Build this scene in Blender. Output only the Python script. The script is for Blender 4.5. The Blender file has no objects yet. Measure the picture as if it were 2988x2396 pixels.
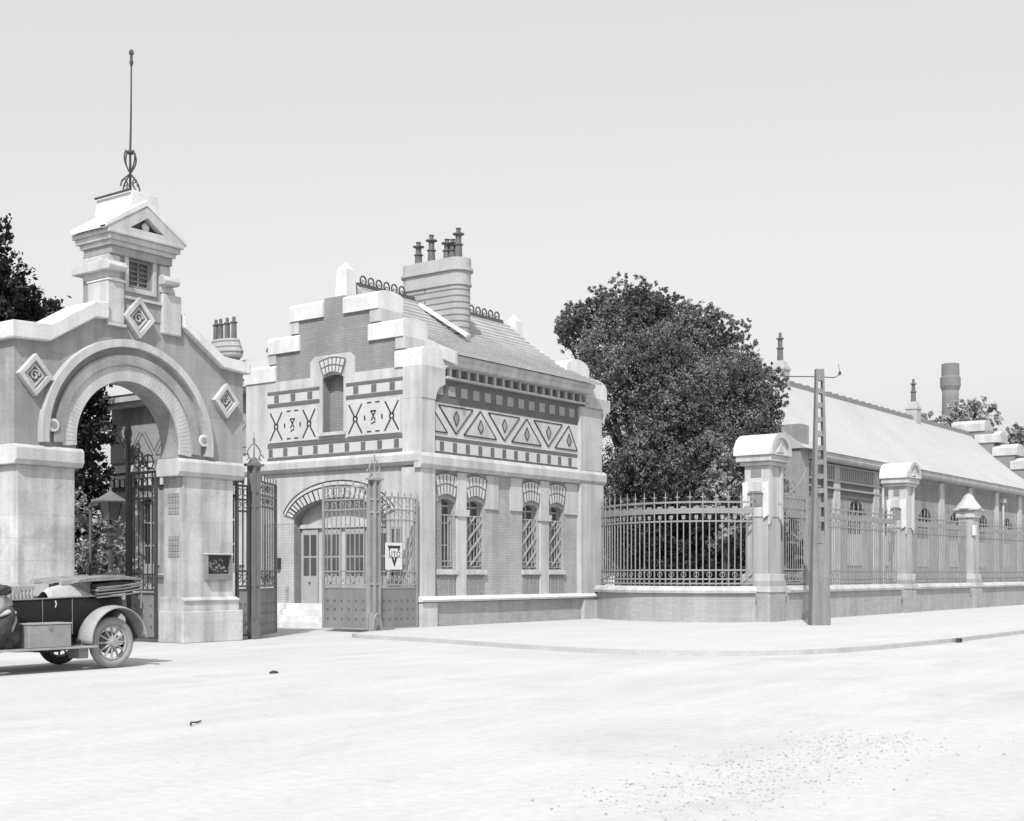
import bpy, bmesh, math, random
import numpy as np
from mathutils import Vector, Matrix
from mathutils.geometry import tessellate_polygon
random.seed(7); rng = np.random.default_rng(7)
PI = math.pi
# World axes: X runs along the street front, Y runs back from it, Z up.  Metres.
scene = bpy.context.scene
COL = scene.collection

# ------------------------------------------------------------------ materials
KB = .72
def _n(nt, t, **k):
    n = nt.nodes.new(t)
    for a, b in k.items(): setattr(n, a, b)
    return n
def g(v): return (v, v, v, 1)
def mat(name, base, rough=.85, var=.12, nscale=1.2, bump=.15, bscale=30, brick=None, streak=0, spec=.3, metal=0, fine=.06, stain=0, courses=None, joints=None):
    m = bpy.data.materials.new(name); m.use_nodes = True
    nt = m.node_tree; L = nt.links.new
    b = nt.nodes['Principled BSDF']
    b.inputs['Roughness'].default_value = rough
    b.inputs['Metallic'].default_value = metal
    b.inputs['Specular IOR Level'].default_value = spec
    geo = _n(nt, 'ShaderNodeNewGeometry')
    n1 = _n(nt, 'ShaderNodeTexNoise'); n1.inputs['Scale'].default_value = nscale; n1.inputs['Detail'].default_value = 6
    L(geo.outputs['Position'], n1.inputs['Vector'])
    n2 = _n(nt, 'ShaderNodeTexNoise'); n2.inputs['Scale'].default_value = bscale; n2.inputs['Detail'].default_value = 3
    L(geo.outputs['Position'], n2.inputs['Vector'])
    def maprange(src, lo, hi, a=.3, c=.7):
        r = _n(nt, 'ShaderNodeMapRange'); r.inputs[1].default_value = a; r.inputs[2].default_value = c
        r.inputs[3].default_value = lo; r.inputs[4].default_value = hi; L(src, r.inputs[0]); return r.outputs[0]
    def mul(a, c):
        r = _n(nt, 'ShaderNodeMath', operation='MULTIPLY')
        for i, s in enumerate((a, c)):
            if isinstance(s, (int, float)): r.inputs[i].default_value = s
            else: L(s, r.inputs[i])
        return r.outputs[0]
    v = mul(maprange(n1.outputs[0], 1 - var, 1 + var), maprange(n2.outputs[0], 1 - fine, 1 + fine))
    if streak:
        mp = _n(nt, 'ShaderNodeMapping'); mp.inputs['Scale'].default_value = (2.6, 2.6, .22)
        L(geo.outputs['Position'], mp.inputs[0])
        n3 = _n(nt, 'ShaderNodeTexNoise'); n3.inputs['Scale'].default_value = 1.3; n3.inputs['Detail'].default_value = 5
        L(mp.outputs[0], n3.inputs['Vector'])
        v = mul(v, maprange(n3.outputs[0], 1 - streak, 1 + streak * .35, .35, .6))
    if stain:
        n4 = _n(nt, 'ShaderNodeTexNoise'); n4.inputs['Scale'].default_value = .55; n4.inputs['Detail'].default_value = 9; n4.inputs['Roughness'].default_value = .7
        L(geo.outputs['Position'], n4.inputs['Vector'])
        v = mul(v, maprange(n4.outputs[0], 1 - stain, 1, .36, .46))
    hgt = n2.outputs[0]
    if brick or courses or joints:
        sep = _n(nt, 'ShaderNodeSeparateXYZ'); L(geo.outputs['Position'], sep.inputs[0])
        add = _n(nt, 'ShaderNodeMath', operation='ADD'); L(sep.outputs[0], add.inputs[0]); L(sep.outputs[1], add.inputs[1])
        com = _n(nt, 'ShaderNodeCombineXYZ'); L(add.outputs[0], com.inputs[0]); L(sep.outputs[2], com.inputs[1])
        bt = _n(nt, 'ShaderNodeTexBrick'); bt.inputs['Scale'].default_value = 1
        w, h, mo = brick or courses or joints
        bt.inputs['Brick Width'].default_value = w; bt.inputs['Row Height'].default_value = h
        bt.inputs['Mortar Size'].default_value = mo; bt.inputs['Mortar Smooth'].default_value = .2; bt.inputs['Bias'].default_value = -.2
        c = .8 if brick else (.42 if courses else .86)
        bt.inputs['Color1'].default_value = g(.93); bt.inputs['Color2'].default_value = g(1.08); bt.inputs['Mortar'].default_value = g(c)
        L(com.outputs[0], bt.inputs['Vector'])
        v = mul(v, bt.outputs['Color'])
    fin = mul(v, base * (KB if base > .08 else 1))
    cc = _n(nt, 'ShaderNodeCombineColor')
    for i in range(3): L(fin, cc.inputs[i])
    L(cc.outputs[0], b.inputs['Base Color'])
    if bump:
        bp = _n(nt, 'ShaderNodeBump'); bp.inputs['Strength'].default_value = bump; bp.inputs['Distance'].default_value = .02
        L(hgt, bp.inputs['Height']); L(bp.outputs[0], b.inputs['Normal'])
    return m

M = {}
M['cap'] = mat('limewashed_stone', .82, .9, .06, 1.5, .25, 20, stain=.12, streak=.10)
M['stone'] = mat('pale_stone', .62, .9, .10, 1.3, .25, 18, streak=.16, stain=.12)
M['pier'] = mat('weathered_render', .62, .92, .14, .9, .3, 14, streak=.26, stain=.26, joints=(.95,.47,.007))
M['render'] = mat('grey_render', .40, .92, .10, 1.0, .3, 22, streak=.16, stain=.2, joints=(.8,.33,.005))
M['brick'] = mat('pale_brick', .50, .9, .10, 1.1, .3, 40, brick=(.23, .08, .012), streak=.12, stain=.1)
M['gablebrick'] = mat('grey_brick', .34, .9, .10, 1.1, .3, 40, brick=(.23, .08, .012), streak=.1)
M['darkband'] = mat('dark_glazed_brick', .17, .7, .12, 2, .2, 30, fine=.1)
M['ink'] = mat('black_tile', .045, .6, .2, 3, .1, 30)
M['tile'] = mat('white_glazed_tile', .68, .5, .06, 2, .1, 20, stain=.08)
M['greytile'] = mat('grey_glazed_tile', .40, .6, .08, 2, .1, 20)
M['wallrender'] = mat('wall_render', .48, .92, .08, .8, .3, 26, brick=(.23, .08, .005), streak=.10, stain=.14)
M['shaft'] = mat('pier_render', .50, .92, .08, .8, .3, 26, streak=.14, stain=.12)
M['lightiron'] = mat('sunlit_iron_paint', .36, .55, .12, 3, .1, 40, spec=.4)  # same iron as the left gates, with sunlight put into a paler colour
M['lowbrick'] = mat('light_painted_brick', .58, .9, .08, 1.1, .3, 40, brick=(.23, .08, .012), streak=.1)
M['roof'] = mat('clay_tiles', .53, .85, .10, .8, .3, 20, brick=(.27, 9, .012), stain=.12)
M['slate'] = mat('pale_slate', .56, .85, .05, .3, .2, 20, fine=.03, stain=.05, streak=.04)
M['terracotta'] = mat('dark_chimney_pot', .17, .8, .2, 5, .1, 30)
M['chim'] = mat('chimney_render', .46, .9, .08, 2, .2, 20, courses=(3.1, .2, .03), stain=.1)
M['stackplain'] = mat('chimney_cap_render', .50, .9, .08, 2, .2, 20, stain=.12)
M['crest'] = mat('ridge_tile', .10, .8, .2, 5, .1, 30)
M['iron'] = mat('painted_iron', .20, .55, .12, 3, .1, 40, spec=.4)  # on the left leaf and post this darker tone holds the pier's shade
M['darkiron'] = mat('dark_iron', .055, .5, .15, 3, .1, 40, spec=.4)
M['fence'] = mat('grey_railing_paint', .33, .6, .1, 3, .1, 40, spec=.4)
M['glass'] = mat('dark_glass', .03, .12, .1, 2, 0, 10, spec=.6)
M['greyglass'] = mat('dusty_glass', .10, .3, .2, 1.5, 0, 10, spec=.5)
M['joinery'] = mat('painted_joinery', .46, .6, .06, 3, .05, 30)
M['greyjoin'] = mat('grey_joinery', .28, .6, .08, 3, .05, 30)
M['ground'] = mat('dusty_road', .66, .95, .05, .25, .5, 9, fine=.05, stain=.08)
M['pave'] = mat('pavement_dust', .66, .95, .03, .4, .3, 9, fine=.03)
M['kerb'] = mat('kerb_stone', .56, .9, .1, 2, .3, 20)
M['concrete'] = mat('pole_concrete', .28, .9, .14, 1.4, .3, 18, streak=.2)
M['sheet'] = mat('riveted_sheet', .27, .6, .12, 2, .15, 30, streak=.12)
M['bark'] = mat('bark', .07, .9, .3, 4, .6, 20)
M['carblack'] = mat('car_paint', .014, .42, .3, 3, .03, 20, spec=.22, fine=.15)
M['cardust'] = mat('dusty_fender', .42, .6, .15, 4, .1, 30, stain=.2)
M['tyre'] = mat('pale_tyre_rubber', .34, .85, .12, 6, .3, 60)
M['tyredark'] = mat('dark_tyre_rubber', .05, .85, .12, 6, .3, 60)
M['canvas'] = mat('pale_canvas', .55, .95, .12, 5, .5, 24)
M['hoodgrey'] = mat('worn_hood_canvas', .28, .95, .25, 7, .5, 24)
M['canvasdark'] = mat('dark_canvas', .05, .9, .5, 6, .6, 18)
M['leather'] = mat('pale_upholstery', .40, .7, .12, 6, .2, 30)
M['box'] = mat('painted_box', .36, .7, .12, 5, .1, 30, stain=.15)
M['sign'] = mat('sign_white', .85, .6, .02, 3, .02, 30)
M['signink'] = mat('sign_ink', .03, .6, .05, 3, 0, 30)
M['farbrick'] = mat('far_brick', .25, .9, .06, .3, .1, 4)
M['pebble'] = mat('pebble', .40, .9, .3, 8, .2, 30)
M['darkstone'] = mat('dark_stone', .05, .9, .3, 8, .2, 30)

def ground_detail(m, ruts, amt):
    """long wheel ruts and sparse dark grit worked into the road surface"""
    nt = m.node_tree; L = nt.links.new; b = nt.nodes['Principled BSDF']
    old = b.inputs['Base Color'].links[0].from_socket
    geo = _n(nt, 'ShaderNodeNewGeometry')
    mp = _n(nt, 'ShaderNodeMapping'); mp.inputs['Scale'].default_value = (.22, 1.1, 1); mp.inputs['Rotation'].default_value = (0,0,math.radians(6)); L(geo.outputs['Position'], mp.inputs[0])
    n = _n(nt, 'ShaderNodeTexNoise'); n.inputs['Scale'].default_value = 1.0; n.inputs['Detail'].default_value = 7; n.inputs['Roughness'].default_value = .65; n.inputs['Distortion'].default_value = .4; L(mp.outputs[0], n.inputs['Vector'])
    r = _n(nt, 'ShaderNodeMapRange'); r.inputs[1].default_value = .42; r.inputs[2].default_value = .6; r.inputs[3].default_value = 1-ruts; r.inputs[4].default_value = 1.02; L(n.outputs[0], r.inputs[0])
    v = _n(nt, 'ShaderNodeTexVoronoi'); v.inputs['Scale'].default_value = 3.2; v.inputs['Randomness'].default_value = 1; L(geo.outputs['Position'], v.inputs['Vector'])
    nz = _n(nt, 'ShaderNodeTexNoise'); nz.inputs['Scale'].default_value = .5; L(geo.outputs['Position'], nz.inputs['Vector'])
    th = _n(nt, 'ShaderNodeMapRange'); th.inputs[1].default_value = .45; th.inputs[2].default_value = .75; th.inputs[3].default_value = .0; th.inputs[4].default_value = .10; L(nz.outputs[0], th.inputs[0])
    ls = _n(nt, 'ShaderNodeMath', operation='LESS_THAN'); L(v.outputs['Distance'], ls.inputs[0]); L(th.outputs[0], ls.inputs[1])
    k = _n(nt, 'ShaderNodeMath', operation='MULTIPLY_ADD'); L(ls.outputs[0], k.inputs[0]); k.inputs[1].default_value = -amt; k.inputs[2].default_value = 1
    mm = _n(nt, 'ShaderNodeMath', operation='MULTIPLY'); L(r.outputs[0], mm.inputs[0]); L(k.outputs[0], mm.inputs[1])
    mx = _n(nt, 'ShaderNodeMix', data_type='RGBA', blend_type='MULTIPLY'); mx.inputs[0].default_value = 1; L(old, mx.inputs[6]); L(mm.outputs[0], mx.inputs[7]); L(mx.outputs[2], b.inputs['Base Color'])
ground_detail(M['ground'], .055, .4); ground_detail(M['pave'], .03, .2)
def leafmat(name, lo, hi):
    m = bpy.data.materials.new(name); m.use_nodes = True; nt = m.node_tree; L = nt.links.new
    b = nt.nodes['Principled BSDF']; b.inputs['Roughness'].default_value = .7; b.inputs['Specular IOR Level'].default_value = .12
    geo = _n(nt, 'ShaderNodeNewGeometry')
    r = _n(nt, 'ShaderNodeMapRange'); r.inputs[3].default_value = lo; r.inputs[4].default_value = hi
    L(geo.outputs['Random Per Island'], r.inputs[0])
    nz = _n(nt, 'ShaderNodeTexNoise'); nz.inputs['Scale'].default_value = .9; nz.inputs['Detail'].default_value = 3; L(geo.outputs['Position'], nz.inputs['Vector'])
    r2 = _n(nt, 'ShaderNodeMapRange'); r2.inputs[1].default_value = .35; r2.inputs[2].default_value = .65; r2.inputs[3].default_value = .5; r2.inputs[4].default_value = 1.5; L(nz.outputs[0], r2.inputs[0])
    mm = _n(nt, 'ShaderNodeMath', operation='MULTIPLY'); L(r.outputs[0], mm.inputs[0]); L(r2.outputs[0], mm.inputs[1])
    cc = _n(nt, 'ShaderNodeCombineColor')
    for i in range(3): L(mm.outputs[0], cc.inputs[i])
    L(cc.outputs[0], b.inputs['Base Color'])
    return m
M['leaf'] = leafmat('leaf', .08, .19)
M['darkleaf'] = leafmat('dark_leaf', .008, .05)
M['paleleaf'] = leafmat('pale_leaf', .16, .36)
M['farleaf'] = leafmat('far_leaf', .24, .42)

# ------------------------------------------------------------------ objects
ORG = {}
def tag(o, label=None, cat=None, group=None, kind=None):
    if label: o['label'] = label
    if cat: o['category'] = cat
    if group: o['group'] = group
    if kind: o['kind'] = kind
    return o
def thing(name, loc, label, cat, group=None):
    o = bpy.data.objects.new(name, None); COL.objects.link(o); o.location = loc
    o.empty_display_size = .3
    ORG[o.name] = Vector(loc)
    return tag(o, label, cat, group)
def copy_tree(o, parent=None):
    c = o.copy(); COL.objects.link(c); c.parent = parent
    for ch in [k for k in bpy.data.objects if k.parent == o]: copy_tree(ch, c)
    return c

class MB:
    def __init__(s): s.v = []; s.f = []; s.p = []
    def add(s, vs, fs):
        s.p.append((len(s.v), len(s.f))); o = len(s.v); s.v += [tuple(v) for v in vs]; s.f += [tuple(i + o for i in f) for f in fs]; return s
    def box(s, x0, x1, y0, y1, z0, z1):
        return s.add([(x0,y0,z0),(x1,y0,z0),(x1,y1,z0),(x0,y1,z0),(x0,y0,z1),(x1,y0,z1),(x1,y1,z1),(x0,y1,z1)],
              [(0,3,2,1),(4,5,6,7),(0,1,5,4),(1,2,6,5),(2,3,7,6),(3,0,4,7)])
    def ext(s, outer, a, b, axis='y', holes=()):
        """extrude a 2-D outline with holes: axis y -> (x,z), axis x -> (y,z), axis z -> (x,y)"""
        def P(p, d):
            return (p[0], d, p[1]) if axis == 'y' else ((d, p[0], p[1]) if axis == 'x' else (p[0], p[1], d))
        loops = [list(outer)] + [list(h) for h in holes]
        flat = [p for l in loops for p in l]; n = len(flat)
        tris = tessellate_polygon([[Vector((p[0], p[1], 0)) for p in l] for l in loops])
        vs = [P(p, a) for p in flat] + [P(p, b) for p in flat]
        fs = [tuple(t) for t in tris] + [tuple(i + n for i in reversed(t)) for t in tris]
        k = 0
        for l in loops:
            m = len(l)
            for i in range(m):
                j = (i + 1) % m; fs.append((k + i, k + j, k + j + n, k + i + n))
            k += m
        return s.add(vs, fs)
    def bar(s, p0, p1, w, d=None, n=None):
        """rectangular bar from p0 to p1; w across, d along normal n"""
        d = d or w; p0 = Vector(p0); p1 = Vector(p1); t = (p1 - p0).normalized()
        n = Vector(n) if n else (Vector((0, 0, 1)) if abs(t.z) < .9 else Vector((0, 1, 0)))
        u = t.cross(n).normalized(); n = u.cross(t).normalized()
        vs = [q + u * a * w / 2 + n * c * d / 2 for q in (p0, p1) for a, c in ((-1,-1),(1,-1),(1,1),(-1,1))]
        return s.add(vs, [(0,3,2,1),(4,5,6,7),(0,1,5,4),(1,2,6,5),(2,3,7,6),(3,0,4,7)])
    def tube(s, pts, r, n=6, closed=False):
        pts = [Vector(p) for p in pts]; k = len(pts); rs = r if isinstance(r, (list, tuple)) else [r] * k
        vs = []; up = None
        for i, p in enumerate(pts):
            a = pts[i-1] if (i or closed) else p; b = pts[(i+1) % k] if (i < k-1 or closed) else p
            t = (b - a).normalized()
            if up is None: up = Vector((0,0,1)) if abs(t.z) < .9 else Vector((1,0,0))
            u = t.cross(up).normalized(); w = u.cross(t).normalized(); up = w
            vs += [p + (u * math.cos(2*PI*j/n) + w * math.sin(2*PI*j/n)) * rs[i] for j in range(n)]
        fs = []
        for i in range(k if closed else k-1):
            i2 = (i+1) % k
            for j in range(n): fs.append((i*n+j, i*n+(j+1)%n, i2*n+(j+1)%n, i2*n+j))
        if not closed: fs += [tuple(range(n-1,-1,-1)), tuple((k-1)*n+j for j in range(n))]
        return s.add(vs, fs)
    def lathe(s, cx, cy, prof, n=12, sx=1, sy=1, rot=0):
        vs = []
        for r, z in prof: vs += [(cx + sx*r*math.cos(rot+2*PI*j/n), cy + sy*r*math.sin(rot+2*PI*j/n), z) for j in range(n)]
        fs = []
        for i in range(len(prof)-1):
            for j in range(n): fs.append((i*n+j, i*n+(j+1)%n, (i+1)*n+(j+1)%n, (i+1)*n+j))
        k = (len(prof)-1)*n
        return s.add(vs, fs + [tuple(range(n-1,-1,-1)), tuple(k+j for j in range(n))])
    def split(s, name, m, parent=None, bevel=0, smooth=False):
        """one object per piece that was added"""
        e = s.p[1:] + [(len(s.v), len(s.f))]; out = []
        for (v0, f0), (v1, f1) in zip(s.p, e):
            q = MB(); q.v = s.v[v0:v1]; q.f = [tuple(i-v0 for i in f) for f in s.f[f0:f1]]; out.append(q.build(name, m, parent, bevel, smooth))
        return out
    def xform(s, f): s.v = [tuple(f(*v)) for v in s.v]; return s
    def build(s, name, m, parent=None, bevel=0, smooth=False, off=None):
        root = parent
        while root is not None and root.parent is not None: root = root.parent
        o0 = ORG.get(root.name, Vector((0,0,0))) if root is not None else Vector((0,0,0))
        me = bpy.data.meshes.new(name); me.from_pydata([(v[0]-o0.x, v[1]-o0.y, v[2]-o0.z) for v in s.v], [], s.f)
        bm = bmesh.new(); bm.from_mesh(me); bmesh.ops.recalc_face_normals(bm, faces=bm.faces); bm.to_mesh(me); bm.free()
        if smooth:
            for p in me.polygons: p.use_smooth = True
        me.materials.append(M[m]); o = bpy.data.objects.new(name, me); COL.objects.link(o)
        if parent is not None: o.parent = parent
        if bevel:
            b = o.modifiers.new('bevel', 'BEVEL'); b.width = bevel; b.segments = 2; b.limit_method = 'ANGLE'; b.angle_limit = math.radians(40)
        return o

def arc(cx, cz, r, a0, a1, n=16, rz=None):
    rz = rz or r
    return [(cx + r*math.cos(math.radians(a0+(a1-a0)*i/n)), cz + rz*math.sin(math.radians(a0+(a1-a0)*i/n))) for i in range(n+1)]
def segarch(u0, u1, z0, zs, rise, n=10):
    """opening outline with a segmental head"""
    w = (u1-u0)/2; R = (w*w + rise*rise)/(2*rise); c = (u0+u1)/2; cz = zs + rise - R; a = math.degrees(math.asin(min(1, w/R)))
    return [(u0, z0), (u1, z0)] + arc(c, cz, R, 90-a, 90+a, n)
def domecap(x0, x1, z0, zs, zt, n=10):
    return [(x0, z0), (x1, z0)] + arc((x0+x1)/2, zs, (x1-x0)/2, 0, 180, n, zt-zs)

# ================================================================== SETTING
def ground():
    b = MB(); b.add([(-600,-600,0),(900,-600,0),(900,900,0),(-600,900,0)], [(0,1,2,3)])
    o = b.build('ground', 'ground'); tag(o, kind='structure')
    kerb = [(26.6,23.6),(24.2,23.1),(23.55,22.2),(23.4,20.3),(22.8,17.9),(22.2,15.6),(22.0,13.7),(22.5,12.0),(23.4,11.0),(24.9,10.3),(28.7,9.8),(36,9.6),(120,9.5)]
    # smooth the kerb line
    for _ in range(3):
        q = [kerb[0]]
        for a, c in zip(kerb, kerb[1:]):
            q += [(a[0]*.75+c[0]*.25, a[1]*.75+c[1]*.25), (a[0]*.25+c[0]*.75, a[1]*.25+c[1]*.75)]
        kerb = q + [kerb[-1]]
    inner = [(120,19.0),(38.5,19.0),(37.4,19.6),(36.8,20.6),(37,22),(38.2,24.6),(27.5,24.6)]
    p = MB(); p.ext(kerb + inner, -.02, .09, 'z'); tag(p.build('pavement', 'pave'), kind='structure')
    path = [Vector((p[0], p[1], 0)) for n_, p in enumerate(kerb) if n_ == 0 or (Vector(p)-Vector(kerb[n_-1])).length > 1e-4]
    k = sweep(path, [(-.008,-.02),(.13,-.02),(.13,.094),(-.008,.094)])
    tag(k.build('kerb', 'kerb'), kind='structure')

# ================================================================== GATEWAY ARCH
def gateway():
    t = thing('gateway_arch', (18.3, 24, 0), 'tall pale gateway with horseshoe arch, stepped shoulders and a small pedimented turret carrying a flagpole', 'gateway')
    cx, cz = 18.12, 4.50; Ri = 1.37; Y0, Y1 = 24.0, 24.62
    # wall above the imposts with a horseshoe cut
    half = 1.28; a = math.degrees(math.acos(half/Ri)); zi = 4.27
    out = [(15.3, zi), (cx-half, zi)] + list(reversed(arc(cx, cz, Ri, -math.degrees(math.asin((cz-zi)/Ri)), 180+math.degrees(math.asin((cz-zi)/Ri)), 40))) + [(cx+half+.0, zi), (21.45, zi), (21.45, 6.45), (20.75, 6.5), (19.5, 7.3), (19.5, 7.5), (17.5, 7.5), (17.5, 7.3), (17.16, 7.2), (16.1, 6.5), (15.3, 6.45)]
    b = MB(); b.ext(out, Y0, Y1, 'y'); b.build('arch_wall', 'render', t)
    # archivolt rings, each standing proud
    def ring(r0, r1, y0, name, m, a0=-6, a1=186, bev=.012):
        q = MB(); q.ext(arc(cx, cz, r1, a0, a1, 44) + list(reversed(arc(cx, cz, r0, a0, a1, 44))), y0, Y0+.01, 'y'); return q.build(name, m, t, bev)
    ring(Ri+.002, 1.72, Y0-.05, 'inner_archivolt', 'stone')
    ring(1.72, 1.95, Y0-.10, 'middle_archivolt', 'render', -4, 184)
    ring(2.11, 2.28, Y0-.17, 'hood_mould', 'stone', -4, 184, .03)
    q = MB()
    for i in range(57):
        an = math.radians(-2 + 184*i/56)
        q.bar((cx+1.4*math.cos(an), Y0-.051, cz+1.4*math.sin(an)), (cx+1.70*math.cos(an), Y0-.051, cz+1.70*math.sin(an)), .012, .008, (0,1,0))
    q.build('joint_lines', 'stone', t)
    for x in (cx-1.98, cx+2.03):
        rb = MB(); 
        rb.add(*cyl_y(x, 4.72, .14, Y0-.13, Y0-.0, 20)); o = rb.build('roundel', 'cap', t, .012)
        rb = MB(); rb.add(*cyl_y(x, 4.72, .08, Y0-.136, Y0-.02, 16)); rb.build('boss', 'render', o)
    # imposts and piers
    for x0, x1 in ((15.3, 16.78), (19.55, 21.18)):
        p = MB(); p.box(x0+.06, x1-.06, Y0-.02, Y1+.06, 0, 3.86); p.build('pier', 'pier', t, .012)
        p = MB(); p.ext([(Y0-.09,3.86),(Y0-.17,3.96),(Y0-.17,4.2),(Y0-.1,4.27),(Y1+.14,4.27),(Y1+.14,3.86)], x0-(.06 if x0 < 17 else .15), x1+(.08 if x0 < 17 else .18), 'x'); p.build('impost', 'stone', t, .015)
        p = MB(); p.box(x0-.08, x1+.1, Y0-.2, Y1+.2, 0, .74); p.build('plinth', 'pier', t, .02)
        p = MB(); p.ext([(Y0-.13,.74),(Y0-.13,.93),(Y0-.18,.99),(Y0-.02,1.06),(Y1+.1,1.06),(Y1+.1,.74)], x0-.02, x1+.04, 'x'); p.build('plinth_ledge', 'pier', t, .008)
    # the jamb face seen inside the opening carries two grilles
    for z in (2.0, 3.0):
        p = MB()
        for i in range(4):
            for j in range(4): p.box(19.59, 19.612, Y0+.12+i*.1, Y0+.19+i*.1, z+j*.13, z+j*.13+.09)
        p.build('jamb_vent', 'render', t)
    # raking copings
    def coping(pts, h, m='cap'):
        up = [(x, z+h) for x, z in reversed(pts)]
        c = MB(); c.ext(pts + up, Y0-.16, Y1+.3, 'y'); c.build('coping', m, t, .03)
    coping([(15.16,6.42),(16.05,6.46),(17.16,7.13),(17.5,7.16)], .36)
    coping([(19.56,7.34),(19.56,7.28),(20.74,6.5),(21.58,6.44)], .27)
    c = MB(); c.box(17.5,17.98,Y0-.12,Y0,7.04,7.10); c.build('string_course', 'stone', t)
    # turret
    s = MB(); s.box(17.50, 17.95, Y0-.09, Y1+.02, 7.10, 8.02); s.box(18.98, 19.52, Y0-.09, Y1+.02, 7.06, 7.98); s.split('shoulder', 'stone', t, .03)
    s = MB(); s.ext([(17.48,8.02),(17.97,8.02),(17.97,8.06),(17.7,8.1),(17.48,8.06)], Y0-.12, Y1+.04, 'y'); s.ext(domecap(19.1,19.5,7.98,8.0,8.26), Y0+.1, Y1,'y'); s.split('shoulder_cap', 'cap', t, .02)
    out = [(17.60,7.3),(19.2,7.3),(19.2,8.70),(17.60,8.70)]
    wx0, wx1, wz0, wz1 = 18.1, 18.72, 7.98, 8.62
    s = MB(); s.ext(out, Y0-.02, Y1+.32, 'y', holes=[[(wx0,wz0),(wx1,wz0),(wx1,wz1),(wx0,wz1)]]); s.build('turret', 'render', t, .01)
    s = MB(); s.box(17.54,17.86,Y0-.05,Y1+.25,8.1,8.61); s.box(18.94,19.23,Y0-.05,Y1+.25,8.0,8.61); s.split('turret_pilaster', 'stone', t, .015)
    s = MB(); s.ext([(Y0-.24,8.24),(Y0-.27,8.33),(Y0-.2,8.43),(Y0-.1,8.46),(Y1+.5,8.46),(Y1+.5,8.24)], 17.42, 17.9, 'x'); s.ext([(Y0-.24,8.16),(Y0-.27,8.25),(Y0-.2,8.35),(Y0-.1,8.38),(Y1+.5,8.38),(Y1+.5,8.16)], 18.92, 19.34, 'x'); s.split('turret_band', 'stone', t, .02)
    w = MB(); w.box(wx0, wx1, Y0+.09, Y0+.12, wz0, wz1); wo = w.build('turret_window', 'greyglass', t)
    w = MB()
    w.box(wx0,wx0+.06,Y0+.03,Y0+.09,wz0,wz1); w.box(wx1-.06,wx1,Y0+.03,Y0+.09,wz0,wz1); w.box(wx0+.06,wx1-.06,Y0+.03,Y0+.09,wz0,wz0+.06); w.box(wx0+.06,wx1-.06,Y0+.03,Y0+.09,wz1-.06,wz1)
    w.box((wx0+wx1)/2-.02,(wx0+wx1)/2+.02,Y0+.05,Y0+.085,wz0+.06,wz1-.06); [w.box(wx0+.06,wx1-.06,Y0+.05,Y0+.085,zz,zz+.02) for zz in (8.13,8.24,8.35,8.46)]; w.build('frame', 'greyjoin', wo)
    w = MB(); w.ext([(17.98,7.86),(18.84,7.86),(18.84,8.74),(17.98,8.74)], Y0-.06, Y0-.015, 'y', holes=[[(wx0-.02,wz0-.02),(wx1+.02,wz0-.02),(wx1+.02,wz1+.02),(wx0-.02,wz1+.02)]]); w.split('window_surround', 'stone', t, .01)
    s = MB(); s.box(17.86,18.98,Y0-.07,Y0-.02,7.70,7.76); s.split('string_course', 'stone', t)
    # moulded cap: widening slabs, then pediment
    YB = Y1+.2
    for i, (z0, z1, e, m) in enumerate(((8.62,8.80,.06,'render'),(8.80,8.90,.12,'stone'),(8.90,9.02,.19,'stone'),(9.02,9.10,.25,'stone'))):
        s = MB(); s.box(17.63-e, 19.17+e, Y0-.06-e, YB+e, z0, z1); s.build('cornice', m, t, .015)
    pz = 9.104; tri = [(17.95,pz+.12),(18.88,pz+.12),(18.42,pz+.42)]
    s = MB(); s.ext([(17.3,pz),(19.5,pz),(19.5,pz+.05),(18.4,pz+.66),(17.3,pz+.05)], Y0-.28, Y0-.1, 'y', holes=[tri]); s.build('pediment', 'stone', t)
    s = MB(); s.ext([(17.35,pz),(19.45,pz),(18.4,pz+.6)], Y0-.02, YB+.2, 'y'); s.build('pediment_block', 'stone', t)
    s = MB(); s.ext([(17.92,pz+.1),(18.92,pz+.1),(18.42,pz+.46)], Y0-.12, Y0-.03, 'y'); s.build('tympanum_glass', 'glass', t)
    s = MB(); s.lathe(0,0,[(.001,-.13),(.1,-.05),(.11,.03),(.001,.13)],12); s.xform(lambda x,y,z:(18.46+x,Y0-.14+y*.25,pz+.24+z)); s.build('tympanum_shell', 'cap', t, smooth=True)
    for sx in (-1, 1):
        s = MB(); x1 = 18.4; xo = 18.4+sx*1.1
        s.ext([(xo,pz),(xo,pz+.10),(x1,pz+.82),(x1,pz+.68)], Y0-.30, YB+.16, 'y'); s.build('pediment_coping', 'cap', t, .012)
    s = MB(); s.ext([(18.0,pz+.55),(18.8,pz+.55),(18.74,pz+.98),(18.06,pz+.98)], Y0-.2, YB+.26, 'y'); s.build('ridge_block', 'cap', t, .02)
    s = MB(); s.box(17.98,18.02,Y0-.2,YB+.24,pz+.96,pz+1.0); s.build('ridge_lip', 'darkiron', t)
    # flagpole with scroll brackets
    px, py = 18.5, Y0+.45
    s = MB(); s.tube([(px,py,10.3),(px,py,11.15),(px+.02,py,12.0),(px+.03,py,13.35)], [.03,.026,.022,.018], 8); fp = s.build('flagpole', 'darkiron', t, smooth=True)
    s = MB(); s.lathe(px+.03,py,[(.02,13.1),(.045,13.2),(.03,13.28),(.03,13.36),(.055,13.4),(.05,13.46),(.01,13.5)],10); s.build('truck', 'darkiron', fp)
    s = MB()
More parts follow.
